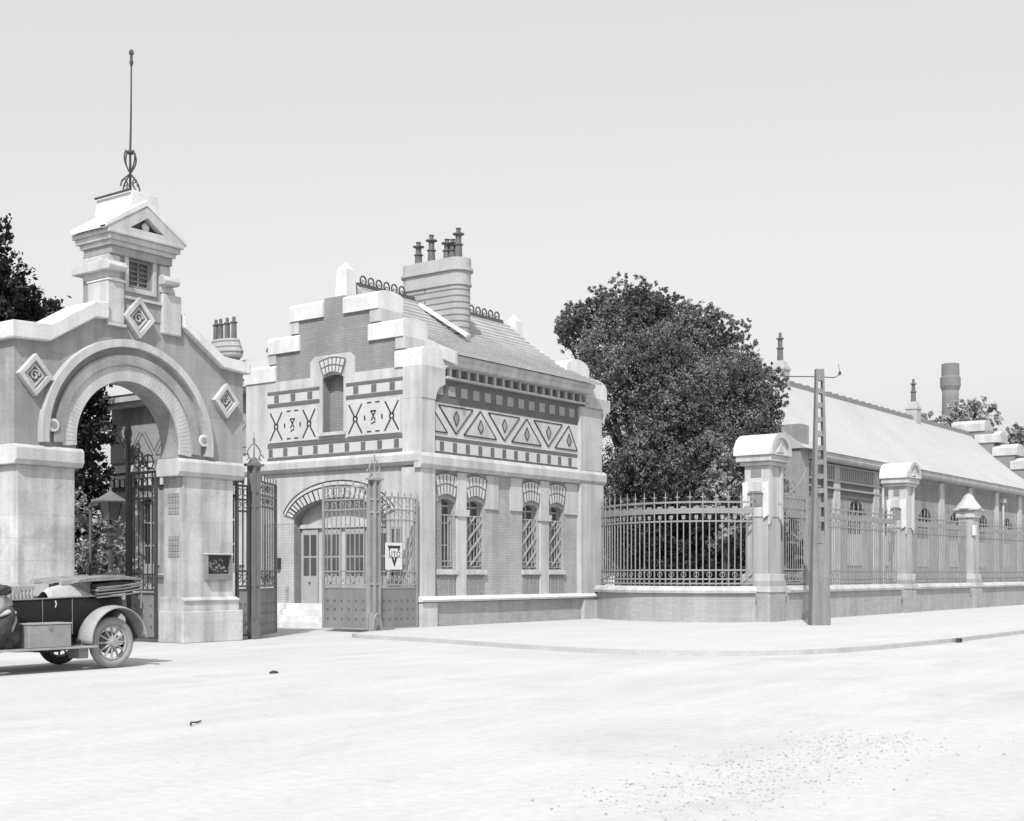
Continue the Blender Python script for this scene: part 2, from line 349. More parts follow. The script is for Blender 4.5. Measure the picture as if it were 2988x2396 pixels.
    for d in ((1,0),(-1,0),(0,1),(0,-1)):
        pts = []
        for i in range(25):
            u = i/24; z = 10.33 + u*.85
            r = .26*math.cos(u*PI*1.25)*(1 if u < .4 else .62)
            pts.append((px+d[0]*r, py+d[1]*r, z))
        s.tube(pts, .017, 6)
        pts = [(px+d[0]*(.16+.08*math.cos(a)), py+d[1]*(.16+.08*math.cos(a)), 10.43+.08*math.sin(a)) for a in [k*PI/8 for k in range(13)]]
        s.tube(pts, .013, 5)
    s.lathe(px,py,[(.03,11.1),(.09,11.13),(.09,11.17),(.03,11.2)],10)
    s.build('scroll_bracket', 'darkiron', fp)
    # carved lozenge plaques
    for x, z, r in ((18.32,7.30,.42),(15.72,5.72,.40),(20.84,5.72,.38)):
        q = MB(); q.ext([(x-r,z),(x,z-r*1.12),(x+r,z),(x,z+r*1.12)], Y0-.15, Y0-.001, 'y', holes=[[(x-r*.66,z),(x,z-r*.74),(x+r*.66,z),(x,z+r*.74)]]); o = q.build('plaque', 'stone', t, .012)
        q = MB(); q.ext([(x-r*.68,z),(x,z-r*.78),(x+r*.68,z),(x,z+r*.78)], Y0-.04, Y0-.002, 'y')
        q.build('plaque_back', 'greyjoin', o)
        q = MB(); q.ext([(x-r*.56,z),(x,z-r*.63),(x+r*.56,z),(x,z+r*.63)], Y0-.10, Y0-.042, 'y', holes=[[(x-r*.42,z),(x,z-r*.48),(x+r*.42,z),(x,z+r*.48)]])
        q.tube([(x+r*.28*math.cos(a)*(1-.06*i), Y0-.08, z+r*.30*math.sin(a)*(1-.06*i)) for i, a in enumerate([k*PI/5 for k in range(14)])], .022, 5)
        q.build('carving', 'stone', o)
    # return wall on the left of the gateway, running back
    hole1 = segarch(24.68, 25.6, 4.55, 5.0, .32)
    s = MB(); s.ext([(24.62,0),(30.5,0),(30.5,6.3),(24.62,6.3)], 15.3, 15.8, 'x', holes=[hole1, segarch(26.6,27.5,4.55,5.0,.32)]); s.build('return_wall', 'stone', t)
    s = MB(); s.ext(domecap(15.2,15.95,6.3,6.42,6.75), 24.78, 30.6, 'y'); s.build('return_coping', 'cap', t)
    s = MB(); s.box(15.5,15.52,24.6,30,4.4,5.5); s.build('return_glass', 'glass', t)
    for z in (1.9, 3.0, 4.3):
        s = MB()
        for i in range(5):
            for j in range(5): s.box(15.28,15.30,24.7+i*.1,24.77+i*.1,z-.35+j*.12,z-.27+j*.12)
        s.build('wall_vent', 'greyjoin', t)
    return t
def cyl_y(cx, cz, r, y0, y1, n=16):
    vs = [(cx+r*math.cos(2*PI*i/n), y, cz+r*math.sin(2*PI*i/n)) for y in (y0, y1) for i in range(n)]
    return vs, [tuple(range(n-1,-1,-1)), tuple(range(n,2*n))] + [(i,(i+1)%n,(i+1)%n+n,i+n) for i in range(n)]
def cyl_x(cy, cz, r, x0, x1, n=16):
    vs, fs = cyl_y(cy, cz, r, x0, x1, n); return [(y, x, z) for x, y, z in vs], fs
gateway()

# notice box on the right pier
t = thing('notice_box', (20.6, 23.98, 1.5), 'small dark framed notice case fixed to the right pier of the arch', 'notice board')
b = MB(); b.ext([(20.24,1.46),(20.98,1.46),(20.98,2.06),(20.24,2.06)], 23.86, 23.98, 'y', holes=[[(20.27,1.60),(20.95,1.60),(20.95,2.04),(20.27,2.04)]]); b.build('case', 'greyjoin', t, .008)
b = MB(); b.box(20.27,20.95,23.955,23.975,1.6,2.04); b.build('backing', 'ink', t)
b = MB(); b.box(20.22,21.0,23.83,23.98,2.06,2.09); b.build('hood', 'cap', t)
b = MB()
for i in range(26):
    x = 20.33+random.random()*.5; z = 1.64+random.random()*.3
    b.box(x, x+.02+random.random()*.06, 23.944, 23.953, z, z+.02+random.random()*.04)
b.build('paper_scraps', 'greytile', t)

# ================================================================== LODGE
def striped_fan(t, c, zb, zt, wb, wt, face, n, plane, rise=.1, name='window_head'):
    """splayed brick head; face 'y' lies in a plane of constant y, 'x' of constant x"""
    def P(u, z): return (u, z)
    out = [(c-wb/2, zb)] + [(c-wb/2+wb*i/8, zb+rise*math.sin(PI*i/8)) for i in range(1,8)] + [(c+wb/2, zb)] + [(c+wt/2, zt)] + [(c+wt/2-wt*i/8, zt+rise*math.sin(PI*i/8)) for i in range(1,8)] + [(c-wt/2, zt)]
    q = MB(); q.ext(out, plane-.05, plane, face); o = q.build(name, 'tile', t)
    q = MB()
    for k in range(n+1):
        u = k/n; b0 = c-wb/2+wb*u; b1 = c-wt/2+wt*u; zz = rise*math.sin(PI*u)
        for (s0, s1) in (((.06,.44),(.56,.94)) if 0 < k < n else ((0,1),)):
            A = (b0+(b1-b0)*s0, zb+zz+(zt-zb)*s0); B = (b0+(b1-b0)*s1, zb+zz+(zt-zb)*s1)
            if face == 'y': q.bar((A[0],plane-.052,A[1]),(B[0],plane-.052,B[1]),.035,.012,(0,1,0))
            else: q.bar((plane-.052,A[0],A[1]),(plane-.052,B[0],B[1]),.035,.012,(1,0,0))
    for s in (0,.5,1):
        pts = [(c-(wb+(wt-wb)*s)/2+(wb+(wt-wb)*s)*i/8, zb+(zt-zb)*s+rise*math.sin(PI*i/8)) for i in range(9)]
        for A, B in zip(pts, pts[1:]):
            if face == 'y': q.bar((A[0],plane-.054,A[1]),(B[0],plane-.054,B[1]),.03,.014,(0,1,0))
            else: q.bar((plane-.054,A[0],A[1]),(plane-.054,B[0],B[1]),.03,.014,(1,0,0))
    q.build('dark_joint', 'darkband', o)
    return o

STEPS = [(24.0,25.04,7.56),(24.71,26.08,8.45),(25.67,27.1,9.37),(27.93,29.36,9.37),(28.95,30.32,8.45),(29.99,31.4,7.6)]
def gable_outline(bottom):
    return bottom + [(31.36,7.6),(30.3,7.6),(30.3,8.45),(29.34,8.45),(29.34,9.37),(27.93,9.37),(27.93,9.93),(27.1,9.93),(27.1,9.37),(25.69,9.37),(25.69,8.45),(24.73,8.45),(24.73,7.56),(24.14,7.56)]

def lodge():
    t = thing('gate_lodge', (28.2, 24.1, 0), 'corner gate lodge with stepped gable, patterned tile bands, tiled roof and big rounded chimney stack', 'building')
    # ---------- gable wall facing the gate (constant x)
    bot = [(24.14,0),(25.38,0)] + list(reversed(arc(27.05, 2.9, 2.1, 0, 180, 20, 1.32))) [0:]
    bot = [(24.1,0),(25.38,0)] + [(y,z) for y, z in reversed(arc(27.3, 3.15, 1.92, 0, 180, 24, .72))] + [(29.22,0),(31.36,0)]
    niche = segarch(27.1, 27.98, 5.86, 7.5, .1)
    w = MB(); w.ext(gable_outline(bot), 28.2, 29.15, 'x', holes=[niche]); w.build('gable_wall', 'gablebrick', t)
    w = MB(); w.box(28.5, 28.56, 27.0, 28.1, 5.8, 7.65); w.build('niche_back', 'gablebrick', t)
    w = MB(); w.box(28.05, 28.5, 27.0, 28.08, 5.76, 5.86); w.build('niche_sill', 'stone', t)
    for i, (a, c, z) in enumerate(STEPS):
        q = MB(); q.ext(domecap(28.12, 29.24, z, z+.42, z+.58, 14), a, c, 'y'); q.build('step_cap', 'cap', t, .03)
    q = MB(); q.box(28.16,29.19,24.69,25.04,8.10,8.46); q.box(28.16,29.19,25.65,26.05,8.99,9.38); q.box(28.16,29.19,30.0,30.34,8.14,8.46); q.box(28.16,29.19,29.0,29.38,8.99,9.38); q.split('step_quoin', 'stone', t, .01)
    # lower skin: stone field around the tile work, cut by the niche
    fld = [(24.1,5.12),(31.36,5.12),(31.36,7.6),(29.95,7.6),(29.95,7.58),(28.5,7.58),(28.5,8.06),(28.3,8.2),(26.85,8.2),(26.65,8.06),(26.65,7.58),(25.0,7.58),(24.1,7.56)]
    q = MB(); q.ext(fld, 28.165, 28.2, 'x', holes=[niche]); q.build('stone_field', 'stone', t)
    low = [(24.1,0),(25.38,0)] + [(y,z) for y, z in reversed(arc(27.3, 3.15, 1.92, 0, 180, 24, .72))] + [(29.22,0),(31.36,0),(31.36,4.75),(24.1,4.75)]
    q = MB(); q.ext(low, 28.178, 28.2, 'x'); q.build('lower_brick', 'lowbrick', t)
    q = MB(); q.ext([(24.9,3.15),(25.3,3.15)] + [(y,z) for y, z in reversed(arc(27.3, 3.15, 1.92, 0, 180, 20, .72))] + [(29.3,3.15),(30.6,3.15),(30.6,4.75),(24.9,4.75)], 28.17, 28.2, 'x'); q.build('spandrel', 'stone', t)
    striped_fan(t, 27.52, 7.58, 8.02, .74, 1.08, 'x', 6, 28.165, .09, 'niche_head')
    # striped arch head over the porch
    def vo(a, f): a = math.radians(a); return (27.3+(1.93+.45*f)*math.cos(a), 3.15+(.73+.52*f)*math.sin(a))
    AN = list(range(14,167,6))
    q = MB(); q.ext([vo(a,0) for a in AN] + [vo(a,1) for a in reversed(AN)], 28.11, 28.2, 'x'); o = q.build('porch_arch', 'tile', t)
    q = MB()
    for i, a in enumerate(AN[1:-1]):
        A, B = vo(a,.05), vo(a,.66); q.bar((28.108,A[0],A[1]),(28.108,B[0],B[1]),.05 if i%2 else .03,.012,(1,0,0))
    for f in (0,.72,1):
        pts = [(28.106,)+vo(a,f) for a in AN]
        for A, B in zip(pts, pts[1:]): q.bar(A, B, .035, .014, (1,0,0))
    q.build('dark_joint', 'ink', o)
    # bands on the gable side
    def band(y0, y1, z0, z1, m='darkband', d=.02, name='band'):
        q = MB(); q.box(28.165-d, 28.166, y0, y1, z0, z1); return q.build(name, m, t)
    for y0, y1 in ((24.75,26.98),(28.1,30.36)):
        band(y0, y1, 7.18, 7.28); band(y0, y1, 6.80, 6.89); band(y0, y1, 6.91, 7.17, 'tile', .012, 'tile_band')
        q = MB()
        for k in range(3):
            c = y0 + (y1-y0)*(k+.55)/3.1; q.box(28.146, 28.167, c-.1, c+.1, 6.93, 7.16)
        q.build('square_tiles', 'darkband', t)
        # cross-patterned tile panel
        q = MB(); q.box(28.13, 28.166, y0+.06, y1-.04, 5.68, 6.70); o = q.build('cross_panel', 'tile', t, .006)
        q = MB(); c = (y0+y1)/2; X = 28.127
        for s in (-1, 1):
            m_ = c + s*.72
            for (a0, b0, a1, b1) in ((-.26,6.62,-.02,6.24),(.26,6.62,.02,6.24),(-.02,6.14,-.27,5.76),(.02,6.14,.27,5.76),(-.07,6.24,-.07,6.12),(.07,6.24,.07,6.12),(-.02,6.28,-.08,6.2),(.02,6.28,.08,6.2)):
                q.bar((X,m_+a0,b0),(X,m_+a1,b1),.05,.012,(1,0,0))
            q.bar((X,c+s*.34,6.26),(X,c+s*.34,6.12),.05,.012,(1,0,0))
            for zz in (6.63, 5.78): q.bar((X,c+s*.08,zz),(X,c+s*.25,zz),.04,.012,(1,0,0))
        for (a0,b0,a1,b1) in ((-.1,6.38,.02,6.22),(.1,6.38,-.02,6.22),(-.02,6.2,-.08,6.1),(.02,6.2,.08,6.1),(-.08,6.06,.08,6.0),(-.1,6.38,.1,6.38)):
            q.bar((X,c+a0,b0),(X,c+a1,b1),.04,.012,(1,0,0))
        q.build('cross_motif', 'ink', o)
    band(24.75, 30.36, 5.53, 5.65); band(24.75, 30.36, 5.14, 5.21); band(24.75, 30.36, 5.23, 5.51, 'tile', .012, 'tile_band')
    q = MB()
    for k in range(9): c = 24.98+k*.655; q.box(28.146, 28.167, c-.09, c+.09, 5.25, 5.5)
    q.build('square_tiles', 'darkband', t)
    # cornice round both faces
    q = MB(); q.ext([(28.06,4.72),(27.98,4.82),(27.98,5.02),(28.06,5.11),(28.25,5.11),(28.25,4.72)], 24.0, 31.4, 'y'); q.build('cornice', 'stone', t, .01)
    q = MB(); q.ext([(23.96,4.62),(23.88,4.74),(23.88,4.96),(23.96,5.08),(24.2,5.08),(24.2,4.62)], 28.0, 37.75, 'x'); q.build('cornice', 'stone', t, .01)
    # corner pilasters and corbels
    q = MB(); q.box(28.1, 28.72, 23.99, 24.75, .9, 4.66); q.box(28.1, 28.72, 24.0, 24.72, 5.08, 6.62); q.split('corner_pilaster', 'stone', t, .015)
    q = MB(); q.ext([(28.1,6.62),(28.72,6.62),(28.78,6.82),(28.9,6.98),(29.16,7.1),(29.16,7.56),(28.1,7.56)], 23.98, 24.7, 'y'); q.build('corbel', 'stone', t, .015)
    q = MB(); q.box(28.1, 28.16, 30.5, 31.38, 0, 4.72); q.split('end_pilaster', 'stone', t, .01)
    # ---------- street front (constant y)
    WINS = [(28.87,29.74),(30.25,31.13),(33.12,33.98),(34.53,35.40)]
    holes = [segarch(a, c, 1.75, 3.68, .12) for a, c in WINS]
    w = MB(); w.ext([(28.7,0),(37.0,0),(37.0,7.6),(28.7,7.6)], 24.1, 24.5, 'y', holes=holes); w.build('front_wall', 'brick', t)
    for k, (a, c) in enumerate(WINS):
        q = MB(); q.box(a-.02, c+.02, 24.36, 24.4, 1.72, 3.85); o = q.build('window', 'greyglass', t)
        q = MB()
        for u in (0, .5, 1): x = a+.03+(c-a-.06)*u; q.box(x-.03,x+.03,24.3,24.359,1.75,3.8)
        for z in (1.78, 2.45, 3.1, 3.6): q.box(a,c,24.31,24.357,z-.025,z+.025)
        q.build('frame', 'joinery', o)
        q = MB()
        for i in range(6): x = a+.06+(c-a-.12)*i/5; q.bar((x,24.2,1.8),(x,24.2,3.35),.02)
        for z in (1.82, 1.98, 3.33): q.bar((a,24.2,z),(c,24.2,z),.03)
        for i in range(5):
            z0 = 1.62+i*.42; p0 = (a+.02, z0); p1 = (c-.02, z0+.72)
            if z0 < 1.85: p0 = (a+.02+(1.85-z0)/.72*(c-a), 1.85)
            if p1[1] > 3.33: f = (3.33-z0)/.72; p1 = (a+.02+f*(c-a-.04), 3.33)
            if k: q.bar((p0[0],24.17,p0[1]),(p1[0],24.17,p1[1]),.06,.02,(0,1,0))
        q.build('grille', 'joinery', o)
        striped_fan(t, (a+c)/2, 3.83, 4.44, c-a-.1, c-a+.2, 'y', 6, 24.1, .1)
        q = MB(); q.box(a-.06,c+.06,24.0,24.3,1.58,1.72); q.build('window_sill', 'stone', t, .01)
        q = MB(); q.box(a+.02,c-.02,24.07,24.1,.92,1.54); o2 = q.build('apron_panel', 'gablebrick', t)  # stands proud; the darker tone paints in the shade of a recess
        q = MB()
        for i in range(4): x = a+.1+(c-a-.2)*i/3; q.box(x-.012,x+.012,24.055,24.07,.94,1.52)
        q.build('slat', 'render', o2)
    for a, c in ((29.77,30.22),(34.01,34.5)):
        q = MB(); q.box(a, c, 24.03, 24.1, .9, 4.6); q.build('stone_mullion', 'stone', t, .01)
        q = MB(); q.ext([(a-.06,3.3),(c+.06,3.3),(c+.1,3.5),(a-.1,3.5)], 23.98, 24.12, 'y'); q.build('capital', 'stone', t, .01)
    q = MB(); q.box(31.18,31.82,24.05,24.1,3.57,4.6); q.box(32.45,33.06,24.05,24.1,3.57,4.6); q.box(35.46,36.18,24.05,24.1,3.57,4.6); q.split('stone_panel', 'stone', t)
    q = MB(); q.box(36.22,37.62,23.93,24.6,.9,4.64); q.box(36.22,37.55,23.95,24.6,5.08,7.2); q.split('end_pilaster', 'stone', t, .015)
    q = MB(); q.box(28.1,37.72,23.98,24.3,.09,.78); q.build('plinth', 'wallrender', t, .01)
    q = MB(); q.box(28.02,28.72,23.9,24.7,.0,.78); q.box(36.3,37.66,23.86,24.5,0,.78); q.split('plinth_block', 'stone', t, .015)
    q = MB(); q.ext([(23.84,.8),(23.8,.86),(23.86,.93),(24.0,.96),(24.2,.96),(24.2,.78)], 27.98, 37.8, 'x'); q.build('plinth_coping', 'cap', t, .01)
    # tile bands
    def fb(x0, x1, z0, z1, m, d, name='band'):
        q = MB(); q.box(x0, x1, 24.1-d, 24.101, z0, z1); return q.build(name, m, t)
    X0, X1 = 28.72, 36.22
    fb(X0,X1,5.08,5.16,'darkband',.02); fb(X0,X1,5.16,5.47,'tile',.03,'tile_band'); fb(X0,X1,5.47,5.6,'darkband',.02)
    q = MB()
    for k in range(12): c = 29.1+k*.605; q.box(c-.09,c+.09,24.06,24.075,5.18,5.45)
    q.build('square_tiles', 'darkband', t)
    fb(X0,X1,5.6,6.58,'tile',.02,'frieze_panel')
    fb(X0,X1,6.58,7.32,'darkband',.03); 
    q = MB()
    for k in range(13): c = 28.98+k*.572; q.box(c-.15,c+.15,24.045,24.075,6.80,7.09)
    q.build('square_tiles', 'greytile', t)
    fr = MB(); ins = MB(); leaf = MB(); Yf = 24.08
    P = 2.37; tops = [28.55, 30.92, 33.30, 35.68]; bots = [29.75, 32.12, 34.5]
    def tri(c, up, hw=.80, z0=5.72, z1=6.5):
        pts = [(c-hw,z0),(c+hw,z0),(c,z1)] if up else [(c-hw,z1),(c+hw,z1),(c,z0)]
        cl = [(min(max(x, X0+.04), X1-.04), z) for x, z in pts]
        if up and (c-hw < X0 or c+hw > X1):
            # clipped triangle at the end of the frieze
            if c-hw < X0: f = (c+hw-(X0+.04))/hw; cl = [(X0+.04,z0),(c+hw,z0),(max(c,X0+.04), z0+(z1-z0)*min(1,f))]
            else: f = ((X1-.04)-(c-hw))/hw; cl = [(c-hw,z0),(X1-.04,z0),(min(c,X1-.04), z0+(z1-z0)*min(1,f))]
        ins.ext(cl, Yf-.016, Yf, 'y')
        for A, B in zip(cl, cl[1:]+cl[:1]): fr.bar((A[0],Yf-.02,A[1]),(B[0],Yf-.02,B[1]),.036,.016,(0,1,0))
        zc = z0+.28 if up else z1-.30; s = 1 if up else -1
        lp = [(c-.0,zc+s*.24),(c+.13,zc),(c,zc-s*.18),(c-.13,zc)]
        if X0+.15 < c < X1-.15:
            leaf.ext(lp, Yf-.03, Yf-.016, 'y')
            for A, B in zip(lp, lp[1:]+lp[:1]): fr.bar((A[0],Yf-.034,A[1]),(B[0],Yf-.034,B[1]),.026,.012,(0,1,0))
    for c in tops: tri(c, True)
    for c in bots: tri(c, False)
    o = ins.build('triangle_tiles', 'stone', t); fr.build('triangle_outline', 'ink', o); leaf.build('leaf_motif', 'render', o)
    # eaves: brackets and gutter
    fb(X0,36.6,7.32,7.6,'darkband',.02)
    q = MB()
    for k in range(17): c = 29.4+k*.43; q.box(c-.05, c+.05, 23.98, 24.08, 7.34, 7.6)
    q.split('eave_bracket', 'stone', t)
    q = MB(); q.box(29.17,36.6,23.9,24.1,7.28,7.34); q.ext([(23.72,7.62),(23.68,7.66),(23.68,7.78),(23.6,7.82),(23.6,7.93),(24.3,7.95),(24.3,7.6),(24.1,7.6)], 29.17, 36.58, 'x'); q.build('gutter', 'stone', t, .01)
    # ---------- roof with real courses
    q = MB(); n = 19; ye, ze, yr, zr = 23.52, 7.93, 27.55, 10.45
    for sgn in (1, -1):
        for i in range(n):
            u0, u1 = i/n, (i+1.25)/n; u1 = min(u1, 1)
            def pt(u): 
                y = ye+(yr-ye)*u; z = ze+(zr-ze)*(u - .10*math.sin(PI*u))
                return (y if sgn > 0 else 2*yr-y, z)
            (ya, za), (yb, zb) = pt(u0), pt(u1)
            q.ext([(ya,za-.0),(ya,za+.085),(yb,zb+.012),(yb,zb-.04)], 29.16, 36.85, 'x')
    rf = q.build('roof', 'roof', t)
    pr = [(ye+(yr-ye)*k/10, ze+(zr-ze)*(k/10-.10*math.sin(PI*k/10))) for k in range(11)]
    q = MB(); q.ext([(y,z+.07) for y,z in pr]+[(y,z-.3) for y,z in reversed(pr)], 29.06, 29.155, 'x'); q.build('verge', 'stone', rf)
    q = MB(); q.ext([(yr-.12,zr-.05),(yr-.07,zr+.1),(yr+.07,zr+.1),(yr+.12,zr-.05)], 29.2, 36.6, 'x')
    for k in range(21):
        x = 29.5+k*.36
        if 31.6 < x < 32.8: continue
        if x > 36.5: break
        q.tube([(x+.13*math.cos(a), yr, zr+.20+.15*math.sin(a)) for a in [j*PI/6-.6 for j in range(12)]], .028, 5); q.tube([(x+.055*math.cos(a), yr, zr+.15+.06*math.sin(a)) for a in [j*PI/4 for j in range(8)]], .018, 4)
    q.build('ridge_crest', 'crest', rf)
    # far gable, same steps
    q = MB(); q.ext([(24.5,0),(31.36,0),(31.36,7.6),(27.55,10.2),(25.9,9.1),(25.9,8.2),(24.5,8.2)], 36.7, 37.6, 'x'); q.build('far_gable', 'stone', t)
    for a, c, z in ((24.0,25.1,7.5),(24.72,25.95,8.25)):
        q = MB(); q.ext(domecap(36.52, 37.95, z, z+.4, z+.72), a, c, 'y'); q.build('step_cap', 'cap', t, .03)
    q = MB(); q.ext([(36.5,7.2),(37.55,7.2),(37.6,6.75),(37.75,7.05),(38.0,7.18),(38.0,7.56),(36.5,7.56)], 23.9, 24.8, 'y'); q.build('corbel', 'stone', t, .015)
    q = MB(); q.box(28.7,37.5,31.1,31.36,0,7.8); q.build('back_wall', 'render', t)
    for x, y, z in ((28.68,27.5,9.95),(37.3,27.5,9.75)):
        q = MB(); q.add(*frustum(x, y, z, z+.85, .24, .2)); q.add(*frustum(x, y, z+.85, z+1.12, .2, .01)); q.split('gable_finial', 'cap', t, .02)
    # ---------- rounded chimney stack
    def stad(x0, x1, y0, y1, e=0, n=12):
        c = (x0+x1)/2; r = (x1-x0)/2+e
        return [(c+r*math.cos(PI+PI*i/n), y0-e+r+r*math.sin(PI+PI*i/n)) for i in range(n+1)] + [(c+r*math.cos(PI*i/n), y1+e-r+r*math.sin(PI*i/n)) for i in range(n+1)]
    q = MB(); q.ext(stad(31.85,32.62,25.6,28.15), 8.4, 10.75, 'z'); ch = q.build('chimney_stack', 'chim', t)
    q = MB(); q.ext(stad(31.85,32.62,25.6,28.15,.05), 10.75, 10.83, 'z'); q.ext(stad(31.85,32.62,25.6,28.15,.02), 10.83, 11.2, 'z'); q.ext(stad(31.85,32.62,25.6,28.15,.10), 11.2, 11.3, 'z'); q.ext(stad(31.85,32.62,25.6,28.15,.03), 11.3, 11.62, 'z'); q.build('chimney_cap', 'stackplain', ch, .02)
    for y, h in ((27.65,.8),(27.1,.95),(26.45,.72),(26.22,.68),(25.98,1.0)):
        q = MB(); z = 11.62; q.lathe(32.24, y, [(.13,z),(.11,z+h*.45),(.155,z+h*.46),(.155,z+h*.49),(.1,z+h*.5),(.09,z+h*.78),(.19,z+h*.79),(.19,z+h*.83),(.07,z+h*.84),(.07,z+h*.96),(.09,z+h*.97),(.09,z+h)], 8)
        q.build('chimney_pot', 'terracotta', ch)
    q = MB(); q.bar((31.74,27.15,10.24),(31.9,25.3,9.06),.2,.10,(0,-.53,.85)); q.build('flashing', 'cap', ch)
    # ---------- porch
    q = MB(); q.box(28.25,29.9,25.3,29.3,0,.7); q.build('porch_floor', 'stone', t)
    q = MB()
    for i in range(4): q.box(27.1+i*.3, 28.15 if i < 3 else 28.3, 25.2, 30.3, .0 if i == 0 else .175*i, .175*(i+1))
    q.build('steps', 'cap', t, .01)
    q = MB(); q.box(28.5,28.6,25.3,29.3,.7,4.2); q.build('porch_back', 'stone', t)
    q = MB(); q.box(28.4,28.5,25.4,29.2,3.0,3.12); q.build('porch_beam', 'stone', t)
    for (y0, y1, m) in ((28.45,29.12,0),(27.5,28.25,0),(26.5,27.3,0),(25.55,26.3,0)):
        q = MB(); q.box(28.44,28.5,y0,y1,.7,2.96); d = q.build('porch_door', 'joinery', t)
        q = MB(); 
        for a in (y0+.06, (y0+y1)/2+.03):
            for (z0, z1) in ((1.55,2.1),(2.16,2.8)): q.box(28.43,28.441,a,a+(y1-y0)/2-.1,z0,z1)
        q.build('door_glass', 'greyglass', d)
        q = MB(); q.lathe(28.41, (y0+y1)/2, [(.02,1.3),(.03,1.33),(.02,1.36)], 8); q.build('handle', 'darkiron', d)
    q = MB(); q.box(28.15,28.19,24.78,25.2,1.4,2.96); o = q.build('porch_window', 'greyglass', t)
    q = MB(); 
    for y in (24.78,24.96,25.15): q.box(28.12,28.148,y,y+.05,1.4,2.96)
    for z in (1.4,1.9,2.4,2.9): q.box(28.125,28.149,24.78,25.2,z,z+.05)
    q.build('frame', 'joinery', o)
    q = MB(); q.box(28.08,28.17,29.78,29.92,1.75,2.1); q.build('bell_box', 'ink', t)
    q = MB(); q.tube([(28.1,30.0,.3),(28.1,30.0,4.1)], .022, 6); q.build('conduit', 'greyjoin', t)
    return t
def frustum(x, y, z0, z1, r0, r1):
    vs = [(x+sx*r, y+sy*r, z) for z, r in ((z0,r0),(z1,r1)) for sx, sy in ((-1,-1),(1,-1),(1,1),(-1,1))]
    return vs, [(0,3,2,1),(4,5,6,7),(0,1,5,4),(1,2,6,5),(2,3,7,6),(3,0,4,7)]
lodge()

# ================================================================== COURTYARD BUILDING (behind the lodge)
def court():
    t = thing('courtyard_building', (29.0, 31.5, 0), 'long pale building with dentil band and tall sash windows, seen through the arch', 'building')
    wins = [(32.6,33.4),(36.95,37.8)]
    q = MB(); q.ext([(31.5,0),(39.4,0),(39.4,7.5),(31.5,7.5)], 29.0, 29.4, 'x', holes=[segarch(a,c,1.9,4.1,.14) for a,c in wins]); q.build('wall', 'render', t)
    for a, c in wins:
        q = MB(); q.box(29.2,29.24,a-.02,c+.02,1.85,4.3); o = q.build('window', 'glass', t)
        q = MB(); 
        for u in (a+.03,(a+c)/2,c-.03): q.box(29.15,29.2,u-.03,u+.03,1.9,4.2)
        for z in (1.93,2.6,3.4,4.1): q.box(29.155,29.2,a,c,z-.03,z+.03)
        q.build('frame', 'joinery', o)
        q = MB(); q.box(28.93,29.0,a-.25,a-.02,1.9,4.6); q.box(28.93,29.0,c+.02,c+.25,1.9,4.6); q.split('window_surround', 'stone', t)
    q = MB(); q.box(28.85,29.0,31.4,39.5,5.2,5.45); q.box(28.9,29.0,31.4,39.5,4.98,5.1); q.split('string_course', 'cap', t)
    q = MB(); q.box(28.97,29.0,31.4,39.5,4.55,4.98); q.build('dark_band', 'ink', t)
    q = MB()
    for k in range(26): y = 31.5+k*.31; q.box(28.92,28.97,y,y+.13,4.7,4.96)
    q.build('dentil', 'cap', t)
    q = MB(); q.box(28.96,29.0,31.4,39.4,5.55,6.75); q.build('frieze_panel', 'greytile', t)
    q = MB()
    for k in range(6):
        y = 31.6+k*1.35
        for A, B in (((y,5.75),(y+.6,6.55)),((y+.6,6.55),(y+1.2,5.75)),((y+1.2,5.75),(y,5.75)),((y+.75,6.6),(y+1.28,5.9)),((y+1.28,5.9),(y+1.8,6.6))):
            if B[0] < 39.3 and A[0] < 39.3: q.bar((28.955,A[0],A[1]),(28.955,B[0],B[1]),.035,.012,(1,0,0))
    q.build('triangle_outline', 'darkband', t)
    q = MB(); q.box(28.5,29.1,31.3,39.7,7.5,7.62); q.box(28.4,28.6,31.3,39.8,7.62,7.86); q.build('eaves', 'stone', t)
    q = MB(); q.ext([(28.35,7.86),(32,9.35),(35.6,7.86)], 31.36, 39.8, 'y'); q.build('roof', 'slate', t)
    q = MB(); q.box(28.9,29.0,31.4,39.5,0,1.62); q.build('plinth', 'stone', t)
    q = MB(); q.box(29.4,35,39.0,39.4,0,7.5); q.build('end_wall', 'render', t)
    q = MB(); q.lathe(31,35.6,[(.42,7.9),(.40,9.15),(.52,9.3),(.55,9.45),(.5,9.6),(.42,9.9)],16,.8,1.5); ch = q.build('chimney_stack', 'chim', t, smooth=False)
    for y in (35.15,35.5,35.85,36.1):
        q = MB(); q.lathe(31,y,[(.1,9.9),(.09,10.45),(.13,10.47),(.13,10.5),(.06,10.52),(.06,10.68)],8); q.build('chimney_pot', 'terracotta', ch)
    q = MB()
    for y in (32.4,32.9,33.5,34.0):
        q.tube([(31.6,y+.12*math.cos(a),9.3+.18*math.sin(a)+.1) for a in [j*PI/6 for j in range(11)]], .03, 5)
    q.build('ridge_crest', 'crest', t)
court()

